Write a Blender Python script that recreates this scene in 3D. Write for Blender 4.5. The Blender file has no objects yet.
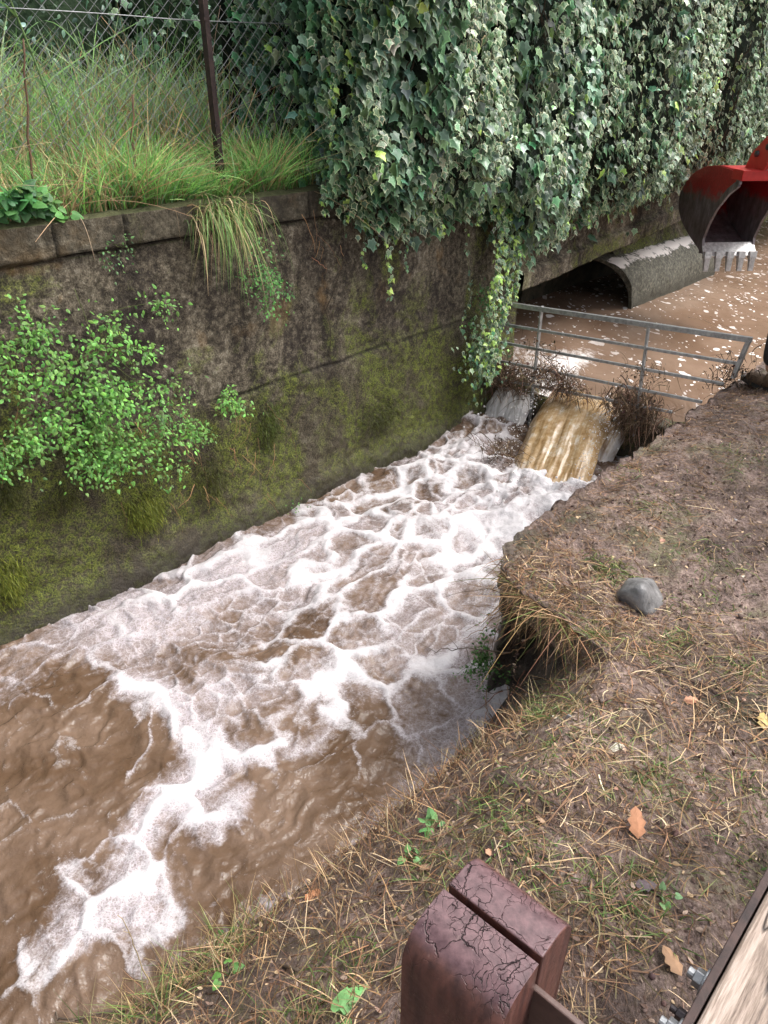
import bpy, bmesh, math, random
import numpy as np
from mathutils import Vector, Matrix

SEED = 7
rng = np.random.default_rng(SEED)
random.seed(SEED)
scene = bpy.context.scene
COL = scene.collection

# ------------------------------------------------------------------ frame of the place
PSI = math.radians(43.7)
D = np.array([math.sin(PSI), math.cos(PSI), 0.0])      # up the canal
N = np.array([-math.cos(PSI), math.sin(PSI), 0.0])     # across it, towards the tall wall
UP = np.array([0, 0, 1.0])
CAM = np.array([0, 0, 1.7]); PITCH = math.radians(30.3); FPX = 26 / 36 * 1024
WL = -0.78      # water level below the weir
WU = -0.34      # water level above it

def P(a, n, z):
    a = np.asarray(a, float); n = np.asarray(n, float); z = np.asarray(z, float)
    a, n, z = np.broadcast_arrays(a, n, z)
    return a[..., None] * D + n[..., None] * N + z[..., None] * UP

def ray(x, y):
    u = (x - 384) / FPX; v = (y - 512) / FPX
    c, s = math.cos(PITCH), math.sin(PITCH)
    return np.array([u, c - v * s, -s - v * c])
def atz(x, y, z):
    r = ray(x, y); return CAM + r * ((z - 1.7) / r[2])
def atn(x, y, n):
    r = ray(x, y); return CAM + r * (n / r.dot(N))
def ata(x, y, a):
    r = ray(x, y); return CAM + r * (a / r.dot(D))
def an(p): return float(np.dot(p, D)), float(np.dot(p, N))

# ------------------------------------------------------------------ noise
_perm = np.random.default_rng(3).permutation(256)
_perm = np.concatenate([_perm, _perm, _perm])
_val = np.random.default_rng(4).random(256)
def vnoise(x, y, z=0.0):
    x, y, z = np.broadcast_arrays(np.asarray(x, float), np.asarray(y, float), np.asarray(z, float))
    xi = np.floor(x).astype(int); yi = np.floor(y).astype(int); zi = np.floor(z).astype(int)
    xf = x - xi; yf = y - yi; zf = z - zi
    f = lambda t: t * t * t * (t * (t * 6 - 15) + 10)
    u, v, w = f(xf), f(yf), f(zf)
    def h(i, j, k): return _val[_perm[(_perm[(_perm[i & 255] + j) & 255] + k) & 255]]
    def L(a, b, t): return a + (b - a) * t
    return L(L(L(h(xi, yi, zi), h(xi+1, yi, zi), u), L(h(xi, yi+1, zi), h(xi+1, yi+1, zi), u), v),
             L(L(h(xi, yi, zi+1), h(xi+1, yi, zi+1), u), L(h(xi, yi+1, zi+1), h(xi+1, yi+1, zi+1), u), v), w)
def fbm(x, y, z=0.0, o=4, g=.5):
    s = 0; amp = 1; t = 0
    for i in range(o):
        s = s + amp * vnoise(x * 2**i + 17.3 * i, y * 2**i + 5.1 * i, np.asarray(z) * 2**i + 3.7 * i); t += amp; amp *= g
    return s / t
def worley(x, y, seed=0):
    xi = np.floor(x).astype(int); yi = np.floor(y).astype(int); d1 = np.full(x.shape, 9.0); d2 = np.full(x.shape, 9.0)
    for i in (-1, 0, 1):
        for j in (-1, 0, 1):
            cx, cy = xi + i, yi + j; hsh = _perm[(_perm[(cx + seed) & 255] + cy) & 255]
            px_ = cx + .1 + .8 * _val[hsh]; py_ = cy + .1 + .8 * _val[_perm[hsh + 7]]
            d = np.sqrt((x - px_)**2 + (y - py_)**2); m = d < d1; d2 = np.where(m, d1, np.minimum(d2, d)); d1 = np.where(m, d, d1)
    return d1, d2
def ss(e0, e1, x):
    t = np.clip((np.asarray(x, float) - e0) / (e1 - e0), 0, 1); return t * t * (3 - 2 * t)
def mixc(a, b, t):
    a = np.asarray(a, float); b = np.asarray(b, float); t = np.asarray(t, float)[..., None]
    return a * (1 - t) + b * t
def rn(a, b, n=None): return rng.uniform(a, b, n)

# ------------------------------------------------------------------ object helpers
def mesh_obj(name, V, F, mat, parent=None, col=None, smooth=True, attrs=None):
    """F: (m,3) or (m,4) int array, or list of such arrays."""
    V = np.asarray(V, np.float32).reshape(-1, 3)
    Fs = F if isinstance(F, list) and isinstance(F[0], np.ndarray) else [F]
    Fs = [np.asarray(f, np.int32) for f in Fs if len(f)]
    me = bpy.data.meshes.new(name)
    me.vertices.add(len(V)); me.vertices.foreach_set('co', V.ravel())
    nl = sum(f.size for f in Fs); me.loops.add(nl)
    me.loops.foreach_set('vertex_index', np.concatenate([f.ravel() for f in Fs]))
    tot = np.concatenate([np.full(len(f), f.shape[1], np.int32) for f in Fs])
    st = np.concatenate([[0], np.cumsum(tot)[:-1]]).astype(np.int32)
    me.polygons.add(len(tot)); me.polygons.foreach_set('loop_start', st); me.polygons.foreach_set('loop_total', tot)
    me.polygons.foreach_set('use_smooth', np.full(len(tot), smooth, bool))
    if col is not None:
        c = np.ones((len(V), 4), np.float32); c[:, :3] = np.clip(np.asarray(col).reshape(-1, 3), 0, 1)
        at = me.color_attributes.new('Col', 'FLOAT_COLOR', 'POINT'); at.data.foreach_set('color', c.ravel())
    for k, arr in (attrs or {}).items():
        at = me.attributes.new(k, 'FLOAT', 'POINT'); at.data.foreach_set('value', np.asarray(arr, np.float32).ravel())
    me.update(calc_edges=True); me.validate()
    me.materials.append(mat)
    o = bpy.data.objects.new(name, me); COL.objects.link(o)
    if parent is not None: o.parent = parent
    return o

def tag(o, label=None, cat=None, group=None, kind=None):
    if label: o['label'] = label
    if cat: o['category'] = cat
    if group: o['group'] = group
    if kind: o['kind'] = kind
    return o
def thing(name, label, cat, loc=(0, 0, 0), group=None, rz=0.0):
    o = bpy.data.objects.new(name, None); o.empty_display_size = .1; COL.objects.link(o)
    o.location = tuple(float(v) for v in loc); o.rotation_euler = (0, 0, rz)
    return tag(o, label, cat, group)
def keep(o, root):
    """parent o to root while its vertices stay in world coordinates"""
    o.parent = root
    o.matrix_parent_inverse = (Matrix.Translation(root.location) @ root.rotation_euler.to_matrix().to_4x4()).inverted(); return o
def grid_faces(nu, nv):
    i = np.arange(nu - 1)[:, None]; j = np.arange(nv - 1)[None, :]
    a = (i * nv + j); return np.stack([a, a + 1, a + nv + 1, a + nv], -1).reshape(-1, 4)

class MB:
    def __init__(s): s.V = []; s.Q = []; s.T = []; s.C = []; s.n = 0
    def add(s, V, Q=None, T=None, C=None):
        V = np.asarray(V, float).reshape(-1, 3); s.V.append(V)
        if Q is not None and len(Q): s.Q.append(np.asarray(Q, int).reshape(-1, 4) + s.n)
        if T is not None and len(T): s.T.append(np.asarray(T, int).reshape(-1, 3) + s.n)
        c = np.ones((len(V), 3)) * .5 if C is None else np.broadcast_to(np.asarray(C, float), (len(V), 3))
        s.C.append(c); s.n += len(V)
    def build(s, name, mat, parent=None, smooth=True):
        F = []
        if s.Q: F.append(np.concatenate(s.Q))
        if s.T: F.append(np.concatenate(s.T))
        return mesh_obj(name, np.concatenate(s.V), F, mat, parent, np.concatenate(s.C), smooth)
    def tube(s, pts, r0, r1=None, k=6, C=None, cap=True):
        pts = np.asarray(pts, float); m = len(pts); r1 = r0 if r1 is None else r1
        tg = np.gradient(pts, axis=0); tg /= np.linalg.norm(tg, axis=1)[:, None] + 1e-9
        ref = np.array([0, 0, 1.0]) if abs(tg[0][2]) < .9 else np.array([1.0, 0, 0])
        A = np.cross(tg, ref); A /= np.linalg.norm(A, axis=1)[:, None] + 1e-9; B = np.cross(tg, A)
        th = np.arange(k) * 2 * math.pi / k + math.pi / k
        r = np.linspace(r0, r1, m)[:, None, None]
        V = pts[:, None, :] + r * (np.cos(th)[None, :, None] * A[:, None, :] + np.sin(th)[None, :, None] * B[:, None, :])
        Q = []
        for i in range(m - 1):
            for j in range(k): Q.append((i*k+j, i*k+(j+1) % k, (i+1)*k+(j+1) % k, (i+1)*k+j))
        V = V.reshape(-1, 3); T = []
        if cap:
            V = np.vstack([V, pts[:1], pts[-1:]]); c0, c1 = m * k, m * k + 1
            for j in range(k): T += [(c0, (j+1) % k, j), (c1, (m-1)*k+j, (m-1)*k+(j+1) % k)]
        s.add(V, Q, T, C)
    def box(s, c, hx, hy, hz, X=(1, 0, 0), Y=(0, 1, 0), Z=(0, 0, 1), C=None):
        X, Y, Z = (np.asarray(v, float) for v in (X, Y, Z)); c = np.asarray(c, float)
        V = [c + sx*hx*X + sy*hy*Y + sz*hz*Z for sx in (-1, 1) for sy in (-1, 1) for sz in (-1, 1)]
        s.add(V, [(0, 1, 3, 2), (4, 6, 7, 5), (0, 4, 5, 1), (2, 3, 7, 6), (0, 2, 6, 4), (1, 5, 7, 3)], None, C)
    def prism(s, poly, o, X, Y, E, C=None):
        """poly in (X,Y) plane at o, extruded by vector E; poly may be concave -> bmesh triangulation"""
        poly = np.asarray(poly, float); m = len(poly)
        X, Y, E, o = (np.asarray(v, float) for v in (X, Y, E, o))
        b = o + poly[:, :1] * X + poly[:, 1:] * Y
        from mathutils.geometry import tessellate_polygon
        tr = tessellate_polygon([[Vector((p[0], p[1], 0)) for p in poly]])
        Q = [(i, (i+1) % m, m + (i+1) % m, m + i) for i in range(m)]
        T = [t[::-1] for t in tr] + [tuple(i + m for i in t) for t in tr]
        s.add(np.vstack([b, b + E]), Q, T, C)

def bevel(o, w=.004, seg=2, ang=35):
    m = o.modifiers.new('bevel', 'BEVEL'); m.width = w; m.segments = seg; m.limit_method = 'ANGLE'; m.angle_limit = math.radians(ang)
    return o
def flat_shade(o):
    for p in o.data.polygons: p.use_smooth = False
    return o

# ------------------------------------------------------------------ materials
class NT:
    def __init__(s, name):
        s.m = bpy.data.materials.new(name); s.m.use_nodes = True; s.t = s.m.node_tree; s.t.nodes.clear()
        s.out = s.t.nodes.new('ShaderNodeOutputMaterial')
    def n(s, typ, ins=None, out=0, **props):
        nd = s.t.nodes.new('ShaderNode' + typ)
        for k, v in props.items(): setattr(nd, k, v)
        for k, v in (ins or {}).items():
            if isinstance(v, bpy.types.NodeSocket): s.t.links.new(v, nd.inputs[k])
            else:
                if isinstance(v, tuple) and len(v) == 3 and nd.inputs[k].type == 'RGBA': v = (*v, 1)
                nd.inputs[k].default_value = v
        return nd.outputs[out] if out is not None else nd
    def coord(s, scale=(1, 1, 1), rot=(0, 0, 0), loc=(0, 0, 0)):
        if not hasattr(s, 'tc'): s.tc = s.n('TexCoord', out='Object')
        return s.n('Mapping', {'Vector': s.tc, 'Scale': scale, 'Rotation': rot, 'Location': loc})
    def noise(s, scale, vec=None, detail=6, rough=.6, dist=0.0, out=0):
        return s.n('TexNoise', {'Vector': vec or s.coord(), 'Scale': scale, 'Detail': detail, 'Roughness': rough, 'Distortion': dist}, out=out)
    def vor(s, scale, vec=None, feature='F1', rand=1.0, out='Distance'):
        return s.n('TexVoronoi', {'Vector': vec or s.coord(), 'Scale': scale, 'Randomness': rand}, out=out, feature=feature)
    def ramp(s, fac, stops, interp='LINEAR'):
        nd = s.t.nodes.new('ShaderNodeValToRGB'); nd.color_ramp.interpolation = interp; cr = nd.color_ramp
        while len(cr.elements) < len(stops): cr.elements.new(.5)
        for e, (p, c) in zip(cr.elements, stops):
            e.position = p; e.color = (c, c, c, 1) if isinstance(c, (int, float)) else (*c, 1)
        s.t.links.new(fac, nd.inputs[0]); return nd.outputs[0]
    def mix(s, f, a, b, blend='MIX'):
        nd = s.t.nodes.new('ShaderNodeMix'); nd.data_type = 'RGBA'; nd.blend_type = blend
        for i, v in ((0, f), (6, a), (7, b)):
            if isinstance(v, bpy.types.NodeSocket): s.t.links.new(v, nd.inputs[i])
            else: nd.inputs[i].default_value = v if i == 0 else (*v, 1)
        return nd.outputs[2]
    def math(s, op, a, b=0.0, clamp=False):
        nd = s.t.nodes.new('ShaderNodeMath'); nd.operation = op; nd.use_clamp = clamp
        for i, v in ((0, a), (1, b)):
            if isinstance(v, bpy.types.NodeSocket): s.t.links.new(v, nd.inputs[i])
            else: nd.inputs[i].default_value = v
        return nd.outputs[0]
    def attr(s, name, out='Fac'): return s.n('Attribute', out=out, attribute_name=name)
    def bump(s, h, strength=.5, dist=.02, normal=None):
        i = {'Height': h, 'Strength': strength, 'Distance': dist}
        if normal is not None: i['Normal'] = normal
        return s.n('Bump', i)
    def z(s):
        g = s.n('NewGeometry', out='Position'); return s.n('SeparateXYZ', {0: g}, out=2)
    def nz(s):
        g = s.n('NewGeometry', out='Normal'); return s.n('SeparateXYZ', {0: g}, out=2)
    def bsdf(s, color, rough=.7, normal=None, metal=0.0, spec=.5, trans=0.0, **kw):
        i = {'Base Color': color, 'Roughness': rough, 'Metallic': metal, 'Specular IOR Level': spec}
        if normal is not None: i['Normal'] = normal
        i.update(kw)
        b = s.n('BsdfPrincipled', i)
        if trans:
            t = s.n('BsdfTranslucent', {'Color': color})
            b = s.n('MixShader', {0: trans, 1: b, 2: t})
        s.t.links.new(b, s.out.inputs[0]); return s.m

def m_veg(name, rough=.5, trans=.25, spec=.5, var=.3, sc=60):
    t = NT(name); c = t.attr('Col', 'Color')
    k = t.math('MULTIPLY_ADD', t.noise(sc, detail=3), var * 2); t.t.nodes[-1].inputs[2].default_value = 1 - var
    c = t.mix(1.0, c, k, 'MULTIPLY')
    return t.bsdf(c, rough, None, 0, spec, trans)

def m_wall():
    t = NT('stained_concrete')
    zz = t.z()
    streak = t.noise(1.6, t.coord((3.2, 3.2, .7)), 5, .6, .4)
    big = t.noise(1.3, t.coord(loc=(3, 1, 7)), 6, .65, .6)
    fine = t.noise(28, detail=6, rough=.72)
    spk = t.noise(110, detail=3, rough=.7)
    v = t.math('ADD', t.math('MULTIPLY', streak, .35), t.math('ADD', t.math('MULTIPLY', fine, .4), t.math('MULTIPLY', spk, .25)))
    c = t.ramp(v, [(.40, (.016, .013, .009)), (.46, (.060, .048, .033)), (.50, (.125, .103, .072)), (.55, (.225, .19, .135)), (.62, (.44, .395, .31))])
    # pale lime blotches and ochre stains high up
    och = t.math('MULTIPLY', t.ramp(t.noise(3.1, t.coord(loc=(9, 2, 1)), 5, .6, .5), [(.56, 0), (.66, 1)]), t.ramp(zz, [(0, 0), (.35, 0), (.6, 1)]))
    c = t.mix(t.math('MULTIPLY', och, .55), c, (.30, .17, .055))
    dark = t.ramp(big, [(.42, 1), (.58, 0)])
    c = t.mix(t.math('MULTIPLY', t.math('MULTIPLY', dark, .85), t.ramp(fine, [(.42, 1), (.62, .45)])), c, (.022, .015, .012))
    wet = t.n('MapRange', {'Value': zz, 'From Min': .25, 'From Max': -.1})
    c = t.mix(t.math('MULTIPLY', wet, .74), c, t.mix(t.ramp(spk, [(.4, 0), (.6, 1)]), (.014, .012, .006), (.10, .08, .045)))
    mossn = t.noise(2.3, t.coord((1, 1, .8), loc=(1, 5, 2)), 6, .7, .6)
    hi = t.n('MapRange', {'Value': zz, 'From Min': .9, 'From Max': .0, 'To Min': -.10, 'To Max': .07})
    moss = t.ramp(t.math('ADD', mossn, hi), [(.465, 0), (.57, 1)])
    moss = t.math('MULTIPLY', moss, t.ramp(fine, [(.42, .1), (.54, 1)]))
    c = t.mix(t.math('MULTIPLY', moss, .85), c, t.mix(t.ramp(spk, [(.4, 0), (.6, 1)]), (.03, .045, .008), (.19, .22, .025)))
    low = t.n('MapRange', {'Value': zz, 'From Min': -.6, 'From Max': -.72})
    c = t.mix(t.math('MULTIPLY', low, .75), c, (.03, .024, .018))
    topm = t.n('MapRange', {'Value': t.nz(), 'From Min': .45, 'From Max': .8})
    topm = t.math('MULTIPLY', topm, t.math('GREATER_THAN', zz, .9))
    c = t.mix(t.math('MULTIPLY', topm, .75), c, t.mix(fine, (.03, .05, .01), (.15, .20, .03)))
    c = t.mix(t.math('MULTIPLY', t.n('MapRange', {'Value': zz, 'From Min': .97, 'From Max': 1.05}), .6), c, t.mix(fine, (.02, .018, .012), (.10, .085, .055)))
    c = t.mix(t.math('MULTIPLY', t.attr('crack'), .9), c, (.006, .005, .004))
    h = t.math('ADD', fine, t.math('MULTIPLY', spk, .5))
    ro = t.n('MapRange', {'Value': zz, 'From Min': -.2, 'From Max': -.75, 'To Min': .85, 'To Max': .35})
    return t.bsdf(c, ro, t.bump(h, .8, .02), spec=.4)

def m_ground():
    t = NT('muddy_ground')
    big = t.noise(2.1, detail=6, rough=.65, dist=.3); mid = t.noise(9, detail=6, rough=.7); fine = t.noise(70, detail=5, rough=.75)
    lit = t.noise(42, t.coord((1, .25, 1), (0, 0, .6)), 5, .8, 2.0)
    v = t.math('ADD', t.math('MULTIPLY', mid, .5), t.math('MULTIPLY', fine, .5))
    c = t.ramp(v, [(.38, (.035, .021, .018)), (.46, (.11, .07, .058)), (.53, (.21, .145, .122)), (.62, (.36, .27, .23))])
    s = t.math('MULTIPLY', t.ramp(lit, [(.5, 0), (.62, 1)]), t.ramp(big, [(.4, 1), (.62, .15)]))
    c = t.mix(t.math('MULTIPLY', s, .55), c, t.mix(fine, (.20, .13, .06), (.42, .31, .16)))
    c = t.mix(t.ramp(big, [(.36, .75), (.52, 0)]), c, t.mix(fine, (.03, .019, .015), (.13, .085, .07)))
    g = t.math('MULTIPLY', t.ramp(t.noise(3.1, t.coord(loc=(4, 4, 4)), 5), [(.54, 0), (.66, 1)]), t.ramp(fine, [(.4, 0), (.6, 1)]))
    c = t.mix(t.math('MULTIPLY', g, .55), c, (.10, .14, .03))
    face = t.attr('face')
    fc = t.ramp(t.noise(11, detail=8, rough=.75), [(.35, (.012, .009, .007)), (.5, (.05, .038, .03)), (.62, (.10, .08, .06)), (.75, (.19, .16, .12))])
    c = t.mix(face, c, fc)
    h = t.math('ADD', t.math('ADD', mid, t.math('MULTIPLY', fine, .5)), t.math('MULTIPLY', s, .3))
    ro = t.ramp(mid, [(.4, .38), (.62, .8)])
    return t.bsdf(c, ro, t.bump(h, .9, .022), spec=.5)

def m_water():
    t = NT('churning_brown_water')
    fo = t.attr('foam'); fi = t.attr('film')
    wv = t.coord((1, 1, 1), (0, 0, 0))
    warp = t.noise(9, wv, 2, .5, out=1)
    wc = t.n('VectorMath', {0: wv, 1: t.n('VectorMath', {0: warp, 1: (.045, .045, .045)}, operation='MULTIPLY')}, operation='ADD')
    n1 = t.noise(30, wc, 6, .72, 0.0); n2 = t.noise(120, wc, 4, .7)
    bub = t.vor(48, wc, 'DISTANCE_TO_EDGE'); bub2 = t.vor(120, wc, 'DISTANCE_TO_EDGE')
    brown = t.ramp(t.noise(3.0, wc, 4, .6), [(.38, (.088, .053, .032)), (.62, (.155, .104, .074))])
    # thin film of bubbles
    rim = t.ramp(bub, [(.03, 1), (.16, 0)]); rim2 = t.ramp(bub2, [(.05, 1), (.25, .1)])
    filmn = t.math('ADD', t.math('MULTIPLY', rim, .45), t.math('MULTIPLY', rim2, .45))
    ff = t.math('ADD', fi, t.math('MULTIPLY', t.math('SUBTRACT', n1, .5), 1.0))
    ff = t.math('MULTIPLY', t.ramp(ff, [(.30, 0), (.95, 1)]), t.math('ADD', filmn, .38), True)
    c = t.mix(t.math('MULTIPLY', ff, .8), brown, (.47, .43, .46))
    w = t.math('ADD', fo, t.math('MULTIPLY', t.math('SUBTRACT', n1, .5), 1.1))
    w = t.math('ADD', w, t.math('MULTIPLY', t.math('SUBTRACT', n2, .5), .5))
    w = t.ramp(w, [(.22, 0), (.44, .26), (.66, .58), (1.0, 1)])
    c = t.mix(w, c, (.60, .575, .59))
    ro = t.math('ADD', t.math('MULTIPLY', w, .5), t.math('ADD', t.math('MULTIPLY', ff, .15), .03), True)
    rip = t.math('ADD', t.math('MULTIPLY', t.noise(11, wc, 3, .5, .0), .7), t.math('MULTIPLY', t.noise(38, wc, 4, .6, .0), .55))
    rdg = t.math('ABSOLUTE', t.math('SUBTRACT', t.noise(20, t.coord((1, 1, 1), (0, 0, .5)), 2, .5), .5))
    h = t.math('ADD', t.math('SUBTRACT', rip, t.math('MULTIPLY', rdg, .45)), t.math('MULTIPLY', t.math('MULTIPLY', n1, w), .8))
    h = t.math('ADD', h, t.math('MULTIPLY', t.math('MULTIPLY', rim2, ff), .12))
    nb = t.bump(h, .55, .020)
    return t.bsdf(c, ro, nb, spec=.5, IOR=1.33)

def m_water_up():
    t = NT('slow_brown_water')
    v = t.coord((1, 1, 1), (0, 0, -PSI))
    vs = t.coord((1, 1, 1), (0, 0, PSI))
    st = t.n('Mapping', {'Vector': t.n('TexCoord', out='Object'), 'Rotation': (0, 0, PSI), 'Scale': (1, .55, 1)})
    warp = t.noise(3, st, 3, .5, out=1)
    wc = t.n('VectorMath', {0: st, 1: t.n('VectorMath', {0: warp, 1: (.3, .3, .3)}, operation='MULTIPLY')}, operation='ADD')
    d = t.vor(11, wc, 'F1'); cellr = t.vor(11, wc, 'F1', out='Color'); rr = t.n('SeparateColor', {0: cellr}, out=0)
    thr = t.math('MULTIPLY', t.math('POWER', rr, 1.5), .50)
    spot = t.math('LESS_THAN', t.math('ADD', d, t.math('MULTIPLY', t.noise(60, detail=3), .22)), thr)
    d2 = t.vor(26, wc, 'F1'); r2 = t.n('SeparateColor', {0: t.vor(26, wc, 'F1', out='Color')}, out=1)
    spot2 = t.math('LESS_THAN', t.math('ADD', d2, t.math('MULTIPLY', t.noise(90, detail=3), .2)), t.math('MULTIPLY', t.math('POWER', r2, 2.0), .48))
    patch = t.ramp(t.noise(1.6, wc, 4), [(.38, .4), (.55, 1)])
    sp = t.math('MULTIPLY', t.math('MAXIMUM', spot, spot2), patch, True)
    foam = t.ramp(t.math('ADD', t.attr('foam'), t.math('MULTIPLY', t.math('SUBTRACT', t.noise(22, wc, 6, .75), .5), 1.3)), [(.35, 0), (.7, 1)])
    brown = t.ramp(t.noise(2.2, wc, 4), [(.35, (.19, .120, .080)), (.65, (.29, .20, .145))])
    c = t.mix(t.math('MAXIMUM', sp, foam), brown, (.78, .74, .72))
    ro = t.math('ADD', t.math('MULTIPLY', t.math('MAXIMUM', sp, foam), .5), .1, True)
    return t.bsdf(c, ro, t.bump(t.noise(9, wc, 4, .55), .35, .03), spec=.45, IOR=1.33)

def m_fall():
    t = NT('falling_brown_water')
    u = t.attr('u'); v = t.attr('v')
    vec = t.n('CombineXYZ', {0: t.math('MULTIPLY', u, 11), 1: t.math('MULTIPLY', v, 1.6), 2: 0.0})
    n1 = t.noise(1, vec, 6, .65, .35); vec2 = t.n('CombineXYZ', {0: t.math('MULTIPLY', u, 48), 1: t.math('MULTIPLY', v, 5), 2: 3.0})
    n2 = t.noise(1, vec2, 5, .7)
    n3 = t.noise(14, detail=5, rough=.7)
    s = t.math('ADD', t.math('ADD', t.math('MULTIPLY', n1, .34), t.math('MULTIPLY', n2, .18)), t.math('MULTIPLY', n3, .48))
    c = t.ramp(s, [(.36, (.24, .13, .05)), (.45, (.44, .28, .13)), (.52, (.56, .40, .23)), (.60, (.76, .68, .56))])
    w = t.ramp(t.math('ADD', t.attr('foam'), t.math('MULTIPLY', t.math('SUBTRACT', n2, .5), 1.2)), [(.4, 0), (.8, 1)])
    c = t.mix(w, c, (.85, .82, .8))
    return t.bsdf(c, .25, t.bump(s, .35, .010), spec=.5, trans=.3)

def m_splash():
    t = NT('white_spray')
    n = t.noise(40, detail=5, rough=.7)
    return t.bsdf(t.ramp(n, [(.3, (.62, .57, .56)), (.6, (.88, .87, .87))]), .45, t.bump(n, .5, .01), trans=.2)

def m_simple(name, c0, c1, sc=20, rough=.7, metal=0.0, bump=.3, bd=.005, det=6, spec=.5):
    t = NT(name); n = t.noise(sc, detail=det, rough=.65)
    return t.bsdf(t.ramp(n, [(.32, c0), (.68, c1)]), rough, t.bump(n, bump, bd), metal, spec)

def m_post():
    t = NT('cracked_painted_timber')
    nz = t.nz()
    w = t.noise(30, detail=4, out=1)
    wc = t.n('VectorMath', {0: t.coord((1, 1, .2)), 1: t.n('VectorMath', {0: w, 1: (.03, .03, .01)}, operation='MULTIPLY')}, operation='ADD')
    e1 = t.ramp(t.vor(24, wc, 'DISTANCE_TO_EDGE'), [(.0, 1), (.013, 0)])
    e2 = t.ramp(t.vor(95, wc, 'DISTANCE_TO_EDGE'), [(.0, .9), (.035, 0)])
    zone = t.ramp(t.noise(13, t.coord(loc=(3, 1, 2)), 3), [(.44, 0), (.56, 1)])
    zone2 = t.ramp(t.noise(15, t.coord(loc=(8, 1, 6)), 3), [(.5, 0), (.58, 1)])
    cr = t.math('MAXIMUM', t.math('MULTIPLY', e1, zone), t.math('MULTIPLY', t.math('MULTIPLY', e2, zone2), .8))
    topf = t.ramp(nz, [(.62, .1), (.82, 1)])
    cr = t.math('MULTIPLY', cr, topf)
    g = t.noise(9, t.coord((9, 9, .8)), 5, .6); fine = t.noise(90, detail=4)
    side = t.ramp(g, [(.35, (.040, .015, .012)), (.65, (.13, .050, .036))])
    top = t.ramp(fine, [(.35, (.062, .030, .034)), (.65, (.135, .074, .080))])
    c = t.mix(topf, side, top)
    worn = t.ramp(t.noise(21, detail=5, rough=.7), [(.64, 0), (.72, 1)])
    c = t.mix(t.math('MULTIPLY', worn, .35), c, (.34, .25, .22))
    c = t.mix(cr, c, (.008, .005, .005))
    h = t.math('SUBTRACT', t.math('MULTIPLY', fine, .15), cr)
    ro = t.ramp(fine, [(.35, .42), (.65, .62)])
    return t.bsdf(c, ro, t.bump(h, .9, .004), spec=.5)

def m_beam():
    t = NT('weathered_timber')
    st = t.coord((1.2, 16, 16)); g = t.noise(4, st, 7, .7, .9); g2 = t.noise(16, st, 4, .7, .4)
    wv = t.noise(2.2, t.coord((.9, 5, 5)), 3, .5, 1.4)
    crack = t.ramp(t.math('ABSOLUTE', t.math('SUBTRACT', wv, .5)), [(.0, 1), (.012, 0)])
    crack = t.math('MULTIPLY', crack, t.ramp(t.noise(3, t.coord(loc=(2, 0, 0)), 2), [(.4, 0), (.5, 1)]))
    v = t.math('ADD', t.math('MULTIPLY', g, .6), t.math('MULTIPLY', g2, .4))
    c = t.ramp(v, [(.38, (.08, .055, .042)), (.46, (.21, .155, .12)), (.54, (.33, .26, .215)), (.64, (.45, .38, .33))])
    c = t.mix(crack, c, (.02, .014, .012))
    h = t.math('SUBTRACT', v, crack)
    return t.bsdf(c, .6, t.bump(h, .6, .004), spec=.4)

def m_bucket():
    t = NT('worn_red_steel')
    n = t.noise(9, detail=7, rough=.7); f = t.noise(60, detail=4)
    zz = t.attr('wear')
    k = t.math('ADD', zz, t.math('MULTIPLY', t.math('SUBTRACT', n, .5), .7))
    paint = t.ramp(f, [(.3, (.30, .018, .022)), (.7, (.50, .035, .035))])
    steel = t.ramp(t.noise(16, t.coord((1, 1, .4)), 6, .7), [(.3, (.07, .05, .05)), (.55, (.19, .16, .165)), (.8, (.36, .34, .36))])
    c = t.mix(t.ramp(k, [(.42, 0), (.58, 1)]), paint, steel)
    return t.bsdf(c, t.ramp(n, [(.3, .3), (.7, .5)]), t.bump(f, .3, .003), metal=.25)

M_leaf = m_veg('glossy_ivy_leaf', .38, .12, .55, .25, 50)
M_green = m_veg('soft_green_leaf', .5, .3, .4, .3, 40)
M_grass = m_veg('grass_blade', .5, .3, .35, .25, 30)
M_straw = m_veg('straw_blade', .6, .15, .3, .3, 30)
M_bark = m_veg('twig_bark', .8, 0.0, .3, .4, 90)
M_wall = m_wall(); M_ground = m_ground(); M_water = m_water(); M_wup = m_water_up()
M_fall = m_fall(); M_splash = m_splash(); M_post = m_post(); M_beam = m_beam(); M_bucket = m_bucket()
M_galv = m_simple('galvanised_steel', (.20, .20, .20), (.42, .43, .43), 30, .42, .6, .2)
M_darksteel = m_simple('dark_wet_steel', (.03, .026, .028), (.09, .075, .08), 25, .38, .5, .25)
M_iron = m_simple('rusty_iron', (.018, .012, .012), (.06, .035, .03), 40, .7, .3, .3)
M_wire = m_simple('zinc_wire', (.16, .17, .17), (.34, .35, .36), 60, .45, .5, .1)
M_stone = m_simple('grey_stone', (.13, .125, .13), (.30, .29, .29), 14, .45, 0, .5, .01)
M_soil_bore = m_simple('soil_and_shaded_bore', (.02, .018, .01), (.09, .075, .045), 9, .9, 0, .8, .04)
M_darkgreen = m_simple('shaded_foliage', (.006, .012, .008), (.022, .04, .022), 14, .9, 0, .8, .05)
M_red = m_simple('red_paint', (.42, .02, .02), (.58, .04, .035), 12, .35, 0, .1)
M_black = m_simple('black_rubber', (.012, .012, .012), (.03, .03, .03), 20, .7, 0, .2)
M_glass = m_simple('dark_cab_glass', (.02, .025, .03), (.03, .035, .04), 3, .08, 0, 0)
M_tooth = m_simple('bare_steel_tooth', (.30, .29, .28), (.62, .61, .60), 40, .35, .4, .3)
M_bolt = m_simple('zinc_bolt', (.22, .23, .24), (.42, .43, .44), 60, .35, .6, .2)

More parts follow.
